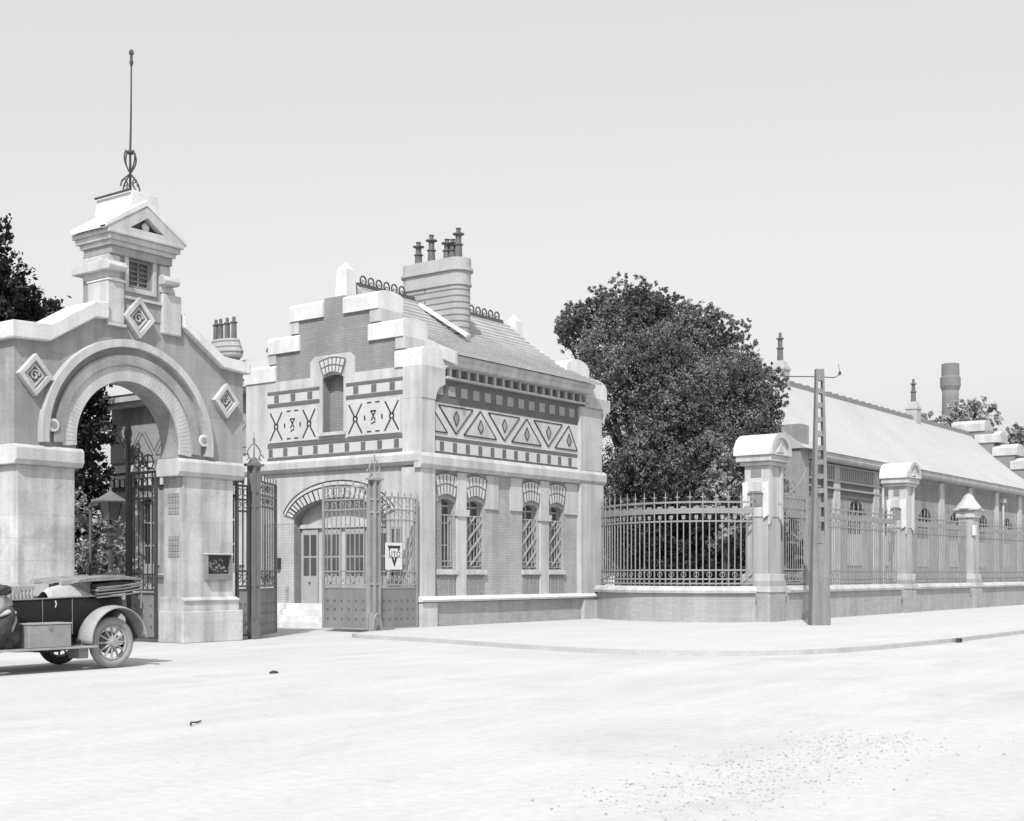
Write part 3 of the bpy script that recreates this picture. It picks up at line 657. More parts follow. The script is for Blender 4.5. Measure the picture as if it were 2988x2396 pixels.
# low courtyard wall and lamp standing on it
t = thing('courtyard_wall', (16, 30, 0), 'low pale wall across the courtyard behind the arch', 'wall')
b = MB(); b.box(15.8,24.2,30,30.35,0,1.5); b.build('wall', 'stone', t, .01)
b = MB(); b.box(15.8,24.3,29.92,30.42,1.5,1.58); b.build('coping', 'greyjoin', t, .01)
t = thing('lantern_post', (22.16, 30.15, 1.58), 'lantern with broad conical hood on a turned column, behind the arch', 'street lamp')
x, y = 22.16, 30.15
b = MB(); b.lathe(x,y,[(.16,1.58),(.16,1.63),(.1,1.65),(.07,1.72),(.06,2.3),(.08,2.32),(.13,2.36),(.13,2.4),(.07,2.43),(.09,2.58),(.12,2.66),(.06,2.7),(.08,2.82),(.16,2.86),(.1,2.94),(.05,2.98),(.05,3.08)],12); b.build('post', 'darkiron', t, smooth=False)
b = MB(); b.add(*frustum(x,y,3.08,3.58,.13,.22)); o = b.build('lantern', 'greyglass', t)
b = MB()
for sx in (-1,1):
    for sy in (-1,1): b.bar((x+sx*.13,y+sy*.13,3.08),(x+sx*.225,y+sy*.225,3.58),.025)
b.build('lantern_frame', 'darkiron', o)
b = MB(); b.lathe(x,y,[(.48,3.56),(.5,3.6),(.34,3.68),(.12,3.82),(.04,3.88),(.03,3.98)],16); b.build('hood', 'iron', t)
t = thing('thin_post', (19.6, 27.5, 0), 'thin dark iron post in the courtyard just left of the lantern', 'post')
b = MB(); b.tube([(19.62,27.5,0),(19.62,27.5,3.2)], .04, 8); b.build('shaft', 'darkiron', t, smooth=True)
b = MB(); b.lathe(19.62,27.5,[(.04,3.2),(.07,3.25),(.02,3.35)],8); b.build('finial', 'darkiron', t)

# ================================================================== GATES
def gate_leaf(name, p0, ang, W, label, H=3.75, panel=1.22, m='iron', cat='gate', group=None, finial=True, arch=0, ztop=None):
    """one wrought-iron leaf from p0 along angle ang, width W: frame, sheet panel, bars, scrolls"""
    t = thing(name, (p0[0], p0[1], 0), label, cat, group)
    d = Vector((math.cos(ang), math.sin(ang), 0)); nn = Vector((-d.y, d.x, 0)); P0 = Vector((p0[0], p0[1], 0))
    def Q(u, z, o=0): return P0 + d*u + nn*o + Vector((0,0,z))
    f = MB()
    for u in (.03, W-.03): f.bar(Q(u,.08), Q(u,H), .07, .06, nn)
    for z in (.1, panel, panel+.08, panel+.45, H-.62, H-.34, H): f.bar(Q(0,z), Q(W,z), .045, .05, nn)
    f.build('frame', m, t)
    s = MB(); s.bar(Q(.06,.12+(panel-.14)/2), Q(W-.06,.12+(panel-.14)/2), .02, panel-.14, (0,0,1)); sh = s.build('sheet_panel', 'sheet', t)
    s = MB(); k = max(2, int(W/.26))
    for i in range(k):
        u = .06+(W-.12)*(i+.5)/k
        for z in (.36,.62,.86): s.bar(Q(u-.035,z,0), Q(u+.035,z,0), .034, .06, (0,0,1))
    s.build('pressed_square', 'darkband', sh)
    bb = MB(); k = max(2, int(W/.16))
    for i in range(1, k):
        u = W*i/k; bb.bar(Q(u,panel+.08), Q(u,H), .022, .022, nn)
    bb.build('bars', m, t)
    sc = MB(); k = max(2, int(W/.26))
    for i in range(k):
        u = W*(i+.5)/k
        for zc, r in ((panel+.26,.13),(H-.17,.11),(H-.48,.09)):
            sc.tube([Q(u+r*math.cos(a)*(1-.05*j), zc+r*math.sin(a)*(1-.05*j)) for j, a in enumerate([q*PI/5 for q in range(13)])], .012, 4)
        sc.bar(Q(u-.12,panel+.12), Q(u+.12,panel+.42), .018, .012, nn)
    for i in range(k+1):
        u = W*i/k; top = H+.16+arch*math.sin(PI*u/W*.5)
        sc.bar(Q(u,H), Q(u,top), .022, .022, nn); sc.bar(Q(u-.05,H+.08), Q(u+.05,H+.08), .018, .012, nn)
    if arch:
        for (c0, r, sp) in ((.3,.26,1),(.75,.34,1),(.5,.15,-1),(1.0,.2,-1)):
            if c0 > W: continue
            zc = H+.12+arch*.45*(c0/W)
            sc.tube([Q(c0+r*(1-.055*j)*math.cos(a), zc+sp*r*(1-.055*j)*math.sin(a)) for j, a in enumerate([q*PI/6 for q in range(16)])], .018, 5)
        sc.tube([Q(W*u, H+.05+arch*u*u) for u in [i/10 for i in range(11)]], .022, 5)
    sc.build('scrollwork', m, t)
    return t
def gate_post(x, y, label, s=.14, H=4.3, m='iron'):
    t = thing('iron_gate_post', (x, y, 0), label, 'gate post', None)
    b = MB(); b.box(x-s,x+s,y-s,y+s,0,.5); b.build('base', m, t, .01)
    b = MB()
    for sx in (-1,1):
        for sy in (-1,1): b.box(x+sx*s*.8-.03,x+sx*s*.8+.03,y+sy*s*.8-.03,y+sy*s*.8+.03,.5,H)
    for z in (.5,1.3,3.25,3.6,H-.05): b.box(x-s*.97,x+s*.97,y-s*.97,y+s*.97,z,z+.06)
    b.build('corner_bars', m, t)
    b = MB(); b.box(x-s*.7,x+s*.7,y-s*.7,y+s*.7,.5,H); b.build('core', 'sheet', t)
    b = MB(); b.box(x-s*1.9,x+s*1.9,y-s*1.3,y+s*1.3,H,H+.06); b.add(*frustum(x,y,H+.06,H+.22,s*1.1,.03)); b.build('cap', m, t)
    b = MB()
    b.tube([(x,y,H+.2),(x,y,H+.85)], [.02,.006], 6)
    for sg in (-1,1):
        b.tube([(x+sg*(.04+.17*math.sin(u*PI)), y, H+.1+u*.45) for u in [i/12 for i in range(13)]], .016, 5)
        b.tube([(x+sg*(.24+.07*math.cos(a)), y, H+.22+.07*math.sin(a)) for a in [i*PI/6 for i in range(10)]], .013, 5)
    for k in range(6): a = k*PI/3; b.bar((x,y,H+.62),(x+.07*math.cos(a),y,H+.62+.07*math.sin(a)),.012)
    b.build('finial', m, t)
    return t
gate_leaf('iron_gate', (19.42, 24.68), PI/2, 1.0, 'single leaf of the arch gateway, opened inward inside the arch', H=4.0, panel=1.14, m='darkiron', arch=.5)
b_ = thing('arch_gate_post', (19.42, 25.75, 0), 'tall dark pointed gate stile standing inside the arch', 'gate post')
q = MB(); q.tube([(19.42,25.75,0),(19.42,25.75,4.7)], .06, 8); q.build('shaft', 'darkiron', b_, smooth=True)
q = MB(); q.lathe(19.42,25.75,[(.06,4.7),(.09,4.75),(.07,4.8),(.1,4.95),(.02,5.35)],8); q.build('spike', 'darkiron', b_)
gate_leaf('gate_side_screen', (21.32, 24.1), 0, .42, 'narrow dark iron screen between the arch pier and the finial post', H=3.75, m='darkiron', cat='gate screen')  # same iron as the wide screen, its colour darkened for the pier's shade
gate_post(21.9, 24.1, 'iron gate post with tall scrolled finial beside the arch pier', .11, 4.25)
gate_leaf('iron_gate', (22.05, 24.1), math.radians(32), 1.65, 'left leaf of the carriage gate, half open beside the scrolled finial post', H=3.9)
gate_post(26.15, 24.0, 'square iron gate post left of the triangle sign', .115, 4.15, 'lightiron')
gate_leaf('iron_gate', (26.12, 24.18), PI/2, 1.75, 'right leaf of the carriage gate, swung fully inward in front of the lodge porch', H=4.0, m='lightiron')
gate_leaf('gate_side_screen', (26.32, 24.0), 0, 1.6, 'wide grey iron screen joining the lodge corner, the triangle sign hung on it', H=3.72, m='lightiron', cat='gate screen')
# hinge guard hoop at foot of the post
t = thing('gate_stop', (26.1, 23.6, 0), 'pale hoop-shaped iron guard at the foot of the square gate post', 'gate stop')
b = MB(); b.tube([(25.95+.18*math.cos(a), 23.72, .02+.5*math.sin(a)) for a in [i*PI/14 for i in range(15)]], .035, 8); b.build('hoop', 'fence', t, smooth=True)
b = MB(); b.box(25.72,26.18,23.66,23.78,0,.05); b.build('foot', 'fence', t)

# sign with inverted triangle
t = thing('triangle_sign', (26.9, 23.9, 1.75), 'white sign with a black inverted triangle and letters, hung on the gate screen', 'sign')
b = MB(); b.box(26.52,27.2,23.925,23.945,1.72,2.46); b.build('board', 'sign', t, .003)
b = MB(); yq = 23.92
b.ext([(26.60,2.38),(27.12,2.38),(26.87,1.80)], yq-.004, yq+.004, 'y', holes=[[(26.68,2.31),(27.04,2.31),(26.985,2.2),(26.73,2.2)],[(26.81,2.06),(26.91,2.06),(26.87,1.96)]]); b.build('triangle', 'signink', t)
b = MB(); b.box(26.585,27.135,yq-.010,yq-.005,2.07,2.24); b.build('lettering_band', 'sign', t)
cu = bpy.data.curves.new('letters', 'FONT'); cu.body = 'UTO'; cu.size = .21; cu.extrude = .002; cu.align_x = 'CENTER'; cu.space_character = 1.15
co = bpy.data.objects.new('tmp_letters', cu); COL.objects.link(co)
dg = bpy.context.evaluated_depsgraph_get(); me = bpy.data.meshes.new_from_object(co.evaluated_get(dg)); bpy.data.objects.remove(co)
lo = bpy.data.objects.new('lettering', me); COL.objects.link(lo); me.materials.clear(); me.materials.append(M['signink'])
lo.parent = t; lo.rotation_euler = (PI/2, 0, 0); lo.location = (26.865-26.9, yq-.013-23.9, 2.08-1.75)

# ================================================================== BOUNDARY WALL, RAILINGS, PIERS
CURVE = [(37.35,23.85),(36.55,22.8),(36.02,21.6),(35.92,20.3),(36.35,19.1),(37.35,18.2)]
def resample(pts, n):
    for _ in range(3):
        q = [pts[0]]
        for a, c in zip(pts, pts[1:]): q += [(a[0]*.75+c[0]*.25,a[1]*.75+c[1]*.25),(a[0]*.25+c[0]*.75,a[1]*.25+c[1]*.75)]
        pts = q + [pts[-1]]
    P = [Vector((p[0],p[1],0)) for p in pts]; L = [0]
    for a, c in zip(P, P[1:]): L.append(L[-1]+(c-a).length)
    out = []
    for i in range(n+1):
        s = L[-1]*i/n; j = 0
        while j < len(L)-2 and L[j+1] < s: j += 1
        f = (s-L[j])/max(1e-6, L[j+1]-L[j]); out.append(P[j].lerp(P[j+1], min(1,f)))
    return out
def sweep(path, prof):
    """sweep an (offset, z) profile along a horizontal path"""
    b = MB(); n = len(prof); vs = []
    for i, p in enumerate(path):
        a = path[max(0,i-1)]; c = path[min(len(path)-1,i+1)]; t = (c-a).normalized(); nr = Vector((-t.y, t.x, 0))
        vs += [p + nr*o + Vector((0,0,z)) for o, z in prof]
    fs = [(i*n+j, i*n+(j+1)%n, (i+1)*n+(j+1)%n, (i+1)*n+j) for i in range(len(path)-1) for j in range(n)]
    fs += [tuple(range(n-1,-1,-1)), tuple((len(path)-1)*n+j for j in range(n))]
    return b.add(vs, fs)
WALLPROF = [(-.2,0),(.2,0),(.2,1.0),(-.2,1.0)]
COPPROF = [(-.3,1.0),(.3,1.0),(.32,1.08),(.26,1.17),(.14,1.22),(-.14,1.22),(-.26,1.17),(-.32,1.08)]
def wall_run(path, label):
    t = thing('boundary_wall', tuple(path[0]), label, 'wall', 'lengths of the low boundary wall')
    sweep(path, WALLPROF).build('wall', 'wallrender', t); sweep(path, COPPROF).build('coping', 'stone', t)
def railing(path, label, m='fence', step=.2, heads=True):
    t = thing('iron_railing', tuple(path[0]), label, 'railing', 'railings on the boundary wall')
    r = MB()
    for z, h in ((1.3,.05),(1.44,.05),(1.72,.05),(3.26,.05),(3.53,.05),(3.86,.06)):
        r.v += []; q = sweep(path, [(-.022,z-h/2),(.022,z-h/2),(.022,z+h/2),(-.022,z+h/2)]); r.add(q.v, q.f)
    r.build('rails', m, t)
    q = sweep(path, [(-.008,3.55),(.008,3.55),(.008,3.67),(-.008,3.67)]); q.build('band_plate', m, t)
    L = sum((c-a).length for a, c in zip(path, path[1:])); n = int(L/step)
    acc = [0]
    for a, c in zip(path, path[1:]): acc.append(acc[-1]+(c-a).length)
    bb = MB(); sp = MB(); or_ = MB()
    for i in range(n+1):
        s = L*i/n; j = 0
        while j < len(acc)-2 and acc[j+1] < s: j += 1
        f = (s-acc[j])/(acc[j+1]-acc[j]); p = path[j].lerp(path[j+1], min(1,f)); tt = (path[j+1]-path[j]).normalized(); nr = Vector((-tt.y,tt.x,0))
        z1 = 3.86 if i%2 == 0 else 3.26
        bb.tube([p+Vector((0,0,1.24)), p+Vector((0,0,z1))], .02 if i%2 else .024, 6)
        if i%2 == 0:
            sp.tube([p+Vector((0,0,3.86)),p+Vector((0,0,4.06)),p+Vector((0,0,4.22))],[.017,.02,.003],5)
            sp.bar(p-tt*.075+Vector((0,0,4.02)), p+tt*.075+Vector((0,0,4.02)), .03, .02, nr)
        else:
            o = p+Vector((0,0,3.39)); sp.bar(o-Vector((0,0,.06)), o+Vector((0,0,.06)), .11, .02, nr); sp.bar(o-Vector((0,0,.13)), o-Vector((0,0,.05)), .03, .02, nr)
            or_.tube([p+tt*.08*math.cos(a)+Vector((0,0,1.58+.08*math.sin(a))) for a in [k*PI/5 for k in range(10)]], .012, 4, closed=True)
            or_.bar(p-tt*.07+Vector((0,0,1.30)), p+tt*.07+Vector((0,0,1.44)), .02, .012, nr)
            or_.bar(p-tt*.09+Vector((0,0,3.70)), p+tt*.09+Vector((0,0,3.70)), .06, .016, nr)
    bb.build('bars', m, t); sp.build('finials', m, t); or_.build('ornament', m, t)
ground()
CP = resample(CURVE, 40)
S12 = [Vector((38.9,17.95,0)), Vector((49.3,17.95,0))]; S23 = [Vector((50.9,17.95,0)), Vector((57.9,17.95,0))]; S34 = [Vector((59.4,17.95,0)), Vector((80,17.95,0))]
wall_run(CP, 'curved length of low pale wall between the lodge and the first barrel-topped pier')
railing(CP, 'curved spiked railing between the lodge and the first barrel-topped pier')
wall_run(S12, 'low pale wall behind the utility pole, between the two barrel-topped piers')
railing([Vector((40.9,17.95,0)), Vector((49.3,17.95,0))], 'railing between the two barrel-topped piers, behind the utility pole')
wall_run(S23, 'low pale wall between the second barrel-topped pier and the domed pier')
railing(S23, 'railing between the second barrel-topped pier and the domed pier')
wall_run(S34, 'low pale wall to the right of the domed pier'); railing(S34, 'railing to the right of the domed pier')
# tall scrolled wicket beside the first pier
t = gate_leaf('wicket_gate', (38.9, 17.95), 0, 1.9, 'tall scrolled iron wicket beside the first barrel-topped pier', H=4.1, panel=1.3, m='fence', arch=.9)

def pier(x0, w, label, dome=False, sc=1.0):
    t = thing('gate_pier', (x0+w/2, 18.2, 0), label, 'pillar', 'pale piers of the boundary wall')
    y0, y1 = 17.75, 17.75+.85*sc; x1 = x0+w
    q = MB(); q.box(x0-.06,x1+.08,y0-.08,y1+.08,0,1.36); q.build('base', 'wallrender', t, .012)
    q = MB(); q.box(x0-.09,x1+.11,y0-.11,y1+.11,1.02,1.2); q.box(x0-.04,x1+.05,y0-.05,y1+.05,1.36,1.6); q.split('base_moulding', 'stone', t, .012)
    c = (x0+x1)/2
    if dome:
        q = MB(); q.box(x0+.06,x1-.06,y0+.03,y1-.03,1.3,4.1); q.build('shaft', 'shaft', t, .012)
        q = MB(); q.box(x0-.02,x1+.02,y0-.05,y1+.05,4.1,4.42); q.split('neck', 'stone', t, .02)
        q = MB(); q.box(x0-.14,x1+.14,y0-.16,y1+.16,4.42,4.5); q.build('cap', 'stone', t, .02)
        q = MB(); q.box(x0-.02,x0+.3,y0-.05,y0+.06,3.3,3.75); q.build('bracket', 'cap', t, .02)
        q = MB(); q.lathe(c,(y0+y1)/2,[(.80,4.5),(.66,4.66),(.5,4.8),(.46,4.84),(.40,4.9),(.30,5.06),(.12,5.17),(.02,5.2)],20,.92*w/1.0,.72); q.build('dome', 'stone', t)
        return t
    q = MB(); q.box(x0+.05,x1-.05,y0+.04,y1-.04,1.3,3.4); q.build('shaft', 'shaft', t, .012)
    q = MB(); q.box(x0+.02,x1-.02,y0+.02,y1-.02,3.4,5.02); q.build('upper_shaft', 'stone', t, .015)
    q = MB(); q.ext([(y0-.02,4.5),(y1+.02,4.5),(y1+.02,3.45),(y1-.14,3.35),(y1-.14,4.15),(y0+.16,4.15),(y0+.16,3.35),(y0-.02,3.45)], x0-.05, x0+.02, 'x'); q.build('shaped_casing', 'cap', t, .01)
    q = MB(); q.box(x0-.09,x0-.04,y0+.2,y1-.2,4.2,4.5); q.build('niche_head', 'stone', t, .01)
    q = MB(); q.ext(segarch(y0+.22,y1-.22,3.75,4.12,.08), x0-.012, x0+.021, 'x'); q.build('lamp_niche', 'greyjoin', t)
    q = MB(); q.ext([(x0+.02,3.15),(x0+.2,3.35),(x0+.2,5.02),(x0+.02,5.02)], y0-.04, y0+.03, 'y'); q.ext([(x1-.2,3.35),(x1-.02,3.15),(x1-.02,5.02),(x1-.2,5.02)], y0-.04, y0+.03, 'y'); q.split('front_strip', 'stone', t, .01)
    q = MB(); q.box(x0+.0,x0+.03,y0+.25,y1-.25,4.66,4.94); q.build('sunk_panel', 'greyjoin', t)
    q = MB(); q.box(x0-.09,x1+.07,y0-.1,y1+.1,5.02,5.14); q.box(x0-.18,x1+.13,y0-.18,y1+.2,5.14,5.34); q.split('cap_moulding', 'stone', t, .02)
    a = domecap(x0-.24,x1+.18,5.34,5.42,5.42+.62*min(1,sc*1.05),16)
    q = MB(); q.ext(a, y0-.14, y1+.24, 'y'); q.build('barrel_cap', 'cap', t)
    inn = [(c+(px_-c)*.78, 5.38+(pz_-5.34)*.74) for px_, pz_ in a]
    q = MB(); q.ext(a, y0-.24, y0-.14, 'y', holes=[inn]); q.build('tympanum_rim', 'stone', t, .01)
    q = MB(); q.ext([(c-.26*sc,5.42),(c+.26*sc,5.42),(c,5.74)], y0-.2, y0-.14, 'y'); q.build('tympanum_carving', 'stone', t, .02)
    return t
pier(37.5, 1.05, 'barrel-topped pier at the end of the curved railing, left of the utility pole')
pier(49.75, .95, 'second barrel-topped pier, right of the utility pole', sc=.85)
pier(58.3, .95, 'pier with low domed cap in front of the long building', True, .85)

# ================================================================== UTILITY POLE
t = thing('utility_pole', (36.16, 15.45, .09), 'tapering ladder-type concrete pole on the pavement, with a cross wire bracket', 'utility pole')
px, py = 36.2, 15.5
U = Vector((.66,-.75,0)).normalized(); V = Vector((-U.y, U.x, 0)); C0 = Vector((px,py,0))
def hw(z): return .285 - .165*z/7.65
def taper(b, z0, z1, a0, a1, d0, d1):
    """tapered slab: a0..a1 fraction of half width, d0..d1 fraction of half depth"""
    vs = []
    for z in (z0, z1):
        w = hw(z); dd = w*.72
        for a, d in ((a0,d0),(a1,d0),(a1,d1),(a0,d1)): vs.append(C0 + U*a*w + V*d*dd + Vector((0,0,z)))
    return b.add(vs, [(0,3,2,1),(4,5,6,7),(0,1,5,4),(1,2,6,5),(2,3,7,6),(3,0,4,7)])
b = MB(); taper(b,.05,7.65,-1,-.5,-1,1); taper(b,.05,7.65,.5,1,-1,1); b.split('upright', 'concrete', t, .006)
b = MB(); z = 2.72
while z < 7.3: taper(b, z, z+.15, -.52,.52,-.8,.8); z += .42
taper(b,7.3,7.64,-.52,.52,-.95,.95); b.split('rung', 'concrete', t)
b = MB(); taper(b,.05,1.35,-.52,.52,-.97,.97); taper(b,1.35,2.5,-.52,.25,-.86,.86); taper(b,2.5,2.72,-.52,.52,-.97,.97); taper(b,1.35,2.5,.25,.52,-.95,.95); b.build('web', 'concrete', t)
b = MB(); b.tube([C0-U*1.1+Vector((0,0,7.42)),C0+Vector((0,0,7.42)),C0+U*.45+Vector((0,0,7.40)),C0+U*.62+Vector((0,0,7.5))], .016, 6); b.build('cross_bracket', 'darkiron', t)
P_ = C0+U*.62
b = MB(); b.lathe(P_.x,P_.y,[(.02,7.48),(.045,7.5),(.045,7.56),(.02,7.6)],8); b.tube([P_+Vector((0,0,7.6)),P_-U*.05+Vector((0,0,7.8))],.008,4); b.build('insulator', 'darkiron', t)

# ================================================================== LONG WARD BUILDING
def ward():
    t = thing('long_ward', (54.2, 24, 0), 'long low building with broad pale roof, arched windows and stepped far gable', 'building')
    X0, X1 = 54.2, 92.6
    wins = [(c-1.15, c+1.15) for c in (60.5,65.3,70.3,75.5,80.7,85.9)]
    q = MB(); q.ext([(X0,0),(X1,0),(X1,6.76),(X0,6.76)], 24, 24.4, 'y', holes=[segarch(a,c,1.9,4.5,.68) for a,c in wins]); q.build('wall', 'render', t)
    for a, c in wins:
        q = MB(); q.box(a-.03,c+.03,24.26,24.3,1.85,5.25); o = q.build('window', 'glass', t)
        q = MB()
        for i in range(5): x = a+(c-a)*i/4; q.box(x-.03,x+.03,24.2,24.255,1.9,4.6)
        for z in (1.92,2.7,3.5,4.3): q.box(a,c,24.205,24.25,z-.04,z+.04)
        q.build('frame', 'joinery', o)
        q = MB(); q.box(a+.1,c-.1,24.14,24.19,2.0,3.5); q.build('blind', 'stone', o)
    for x in (57.9,62.9,67.8,72.9,78.1,83.3,88.5):
        q = MB(); q.box(x-.35,x+.35,23.9,24.0,0,6.7); q.build('pilaster', 'stone', t)
    q = MB()
    for a, c in ((63.4,67.3),(68.3,72.4),(73.4,77.6),(78.6,82.8),(83.8,88.0)): q.box(a,c,23.975,24.0,5.62,6.5)
    q.split('brick_panel', 'gablebrick', t)
    q = MB(); q.box(X0,63.4,23.95,24.0,5.2,6.74); q.build('louvre_band', 'darkband', t)
    q = MB()
    for k in range(34): x = 54.3+k*.268; q.box(x,x+.09,23.88,23.95,6.02,6.62)
    q.box(X0,63.4,23.86,23.96,5.9,6.0); q.box(X0,63.4,23.86,23.96,5.55,5.62); q.box(X0,63.4,23.86,23.96,6.62,6.68); q.build('louvre_slats', 'joinery', t)
    q = MB(); q.ext([(23.5,6.8),(23.45,6.9),(23.45,7.12),(24.2,7.16),(24.2,6.76),(23.6,6.76)], X0, X1, 'x'); q.build('gutter', 'stone', t)
    for x in (63.6, 84.4):
        q = MB(); q.tube([(x,23.85,0),(x,23.85,6.1)], .07, 8); q.box(x-.2,x+.2,23.7,23.98,6.1,6.35); q.build('downpipe', 'stone', t)
    # roof, slightly swept
    pts = []
    for i in range(11):
        u = i/10; pts.append((23.38+(28.5-23.38)*u, 7.12+(11.42-7.12)*(u-.06*math.sin(PI*u))))
    out = pts + [(57-y, z) for y, z in reversed(pts[:-1])]
    q = MB(); q.ext(out, 53.2, X1, 'x'); rf = q.build('roof', 'slate', t)
    q = MB()
    for k in range(78):
        x = 54.4+k*.49; q.box(x,x+.36,28.38,28.62,11.3,11.56+.05*(k%2))
    q.build('ridge_tiles', 'greyjoin', rf)
    for x in (61.6, 81.3):
        q = MB(); q.box(x-.4,x+.4,28.15,28.85,11.0,12.0); q.box(x-.45,x+.45,28.1,28.9,12.0,12.12); q.add(*frustum(x,28.5,12.12,12.5,.38,.24)); ch = q.build('chimney_stack', 'stackplain', t, .02)
        q = MB(); q.lathe(x,28.5,[(.17,12.5),(.15,13.1),(.2,13.12),(.2,13.17),(.13,13.2),(.12,13.6),(.21,13.62),(.21,13.67),(.09,13.7),(.08,13.95)],8); q.build('chimney_pot', 'terracotta', ch)
    # near gable parapet and far stepped gable
    q = MB(); q.ext([(23.7,0),(33.3,0),(33.3,7.9),(28.5,11.2),(25.1,8.2),(23.7,8.2)], 53.3, 54.2, 'x'); q.build('near_gable', 'render', t)
    q = MB(); q.ext([(23.5,0),(33.5,0),(33.5,8.8),(31.5,8.8),(31.5,10.2),(30.2,10.2),(30.2,11.6),(26.8,11.6),(26.8,10.2),(25.4,10.2),(25.4,8.8),(23.5,8.8)], 92.6, 94.0, 'x'); q.build('far_gable', 'greyjoin', t)
    for a, c, z in ((23.3,25.7,8.8),(25.2,26.9,9.8),(26.3,28.1,10.75),(27.4,29.7,11.6),(28.9,30.7,10.75),(30.2,32,9.8)):
        q = MB(); q.ext([(92.5,z),(94.2,z),(94.2,z+.55),(93.8,z+.8),(92.9,z+.8),(92.5,z+.55)], a, c, 'y'); q.build('step_cap', 'stone', t, .03)
    q = MB(); q.box(92.7,93.9,26.9,30.1,9,11.62); q.build('gable_core', 'greyjoin', t)
    q = MB(); q.box(54.2,92.6,32.6,33,0,7.0); q.build('back_wall', 'render', t)
ward()

# tall factory chimney
t = thing('factory_chimney', (151, 48.6, 0), 'tall dark factory chimney rising beyond the long roof', 'chimney')
b = MB(); b.lathe(151,48.6,[(1.3,0),(.92,22.0),(.94,22.8)],24,rot=.2); b.build('shaft', 'farbrick', t, smooth=True)
b = MB(); b.lathe(151,48.6,[(.94,22.8),(1.14,23.3),(1.14,24.3),(1.0,24.5),(.98,25.9),(.7,25.9),(.7,25.5)],24); b.build('crown', 'farbrick', t)

# ================================================================== TREES
def leaves(clumps, n, size, rough=.25):
    """clumps: (x,y,z,rx,ry,rz). leaf quads gathered in tufts near each clump's skin"""
    w = np.array([c[3]*c[4]*c[5] for c in clumps])**.67; w /= w.sum(); V = []; F = 0
    out = []
    for c, ww in zip(clumps, w):
        k = int(n*ww); nt_ = max(6, k//26)
        d = rng.normal(size=(nt_,3)); d /= np.linalg.norm(d,axis=1)[:,None]
        rad = rng.uniform(.45,1.0,nt_)**.6 * (1+rough*rng.normal(size=nt_)*.35)
        tuft = d*rad[:,None]*np.array(c[3:6]) + np.array(c[:3])
        idx = rng.integers(0, nt_, k)
        tr = (.16+.22*rng.random(nt_))*min(c[3:6])*.5
        p = tuft[idx] + rng.normal(size=(k,3))*tr[idx][:,None]*.55
        out.append(p)
    P = np.concatenate(out); P = P[P[:,2] > .3]; k = len(P)
    a = rng.normal(size=(k,3)); a /= np.linalg.norm(a,axis=1)[:,None]
    b = rng.normal(size=(k,3)); b -= (a*b).sum(1)[:,None]*a; b /= np.linalg.norm(b,axis=1)[:,None]
    s = size*rng.uniform(.6,1.3,k)[:,None]
    v = np.stack([P-a*s, P-b*s*.55+a*s*.1, P+a*s, P+b*s*.55+a*s*.1],1).reshape(-1,3)
    return v, k
def leafobj(name, v, k, m, parent):
    me = bpy.data.meshes.new(name); o0 = ORG[parent.name]
    me.vertices.add(len(v)); me.vertices.foreach_set('co', (v-np.array(o0)).astype(np.float32).ravel())
    me.loops.add(4*k); me.loops.foreach_set('vertex_index', np.arange(4*k, dtype=np.int32))
    me.polygons.add(k); me.polygons.foreach_set('loop_start', np.arange(0,4*k,4,dtype=np.int32))
    me.update(); me.validate(); me.materials.append(M[m])
    o = bpy.data.objects.new(name, me); COL.objects.link(o); o.parent = parent; return o
def tree(name, base, trunk_r, forks, clumps, n, size, m, label, cat='tree', group=None):
    t = thing(name, base, label, cat, group); B = Vector(base)
    q = MB(); q.tube([B+Vector((0,0,-.1)), B+Vector((.1,0,forks*.5)), B+Vector((0,.1,forks))], [trunk_r*1.3,trunk_r,trunk_r*.8], 10); q.build('trunk', 'bark', t, smooth=True)
    q = MB(); F = B+Vector((0,.1,forks*.9))
    for c in (clumps if len(clumps) < 60 else clumps[::9]):
        C = Vector(c[:3]); mid = F.lerp(C,.5)+Vector((0,0,.4)); q.tube([F,mid,C],[trunk_r*.5,trunk_r*.3,.03],6)
        for k in range(4 if len(clumps) < 60 else 0):
            d = Vector((random.uniform(-1,1)*c[3],random.uniform(-1,1)*c[4],random.uniform(-.6,1)*c[5]))*.8
            q.tube([mid.lerp(C,.6),C+d*.5,C+d],[trunk_r*.2,.03,.01],4)
    q.build('limbs', 'bark', t)
    v, k = leaves(clumps, n, size); leafobj('crown', v, k, m, t)
    return t
def scatter(c, R, N, r0, r1, seed, zmin=2):
    r = random.Random(seed); out = []
    for _ in range(N):
        while True:
            d = Vector((r.uniform(-1,1),r.uniform(-1,1),r.uniform(-1,1)))
            if .35 < d.length < 1: break
        s = r.uniform(r0,r1); z = c[2]+d.z*R[2]
        if z < zmin: continue
        out.append((c[0]+d.x*R[0],c[1]+d.y*R[1],z,s,s,s*.8))
    return out
TC = (47.7, 27.9)
TOP = [(-4.9,9.8),(-4.5,11.5),(-3.4,12.9),(-1.6,13.7),(0,13.6),(1.6,13.0),(3.4,11.9),(4.6,10.9),(5.3,9.2)]
def topz(u):
    for (a, za), (c, zc) in zip(TOP, TOP[1:]):
        if a <= u <= c: return za+(zc-za)*(u-a)/(c-a)
    return 0
cl = []; r_ = random.Random(21)
def camp(u, w, z, s_): return (TC[0]+u*.595+w*.804, TC[1]-u*.804+w*.595, z, s_, s_, s_*.85)
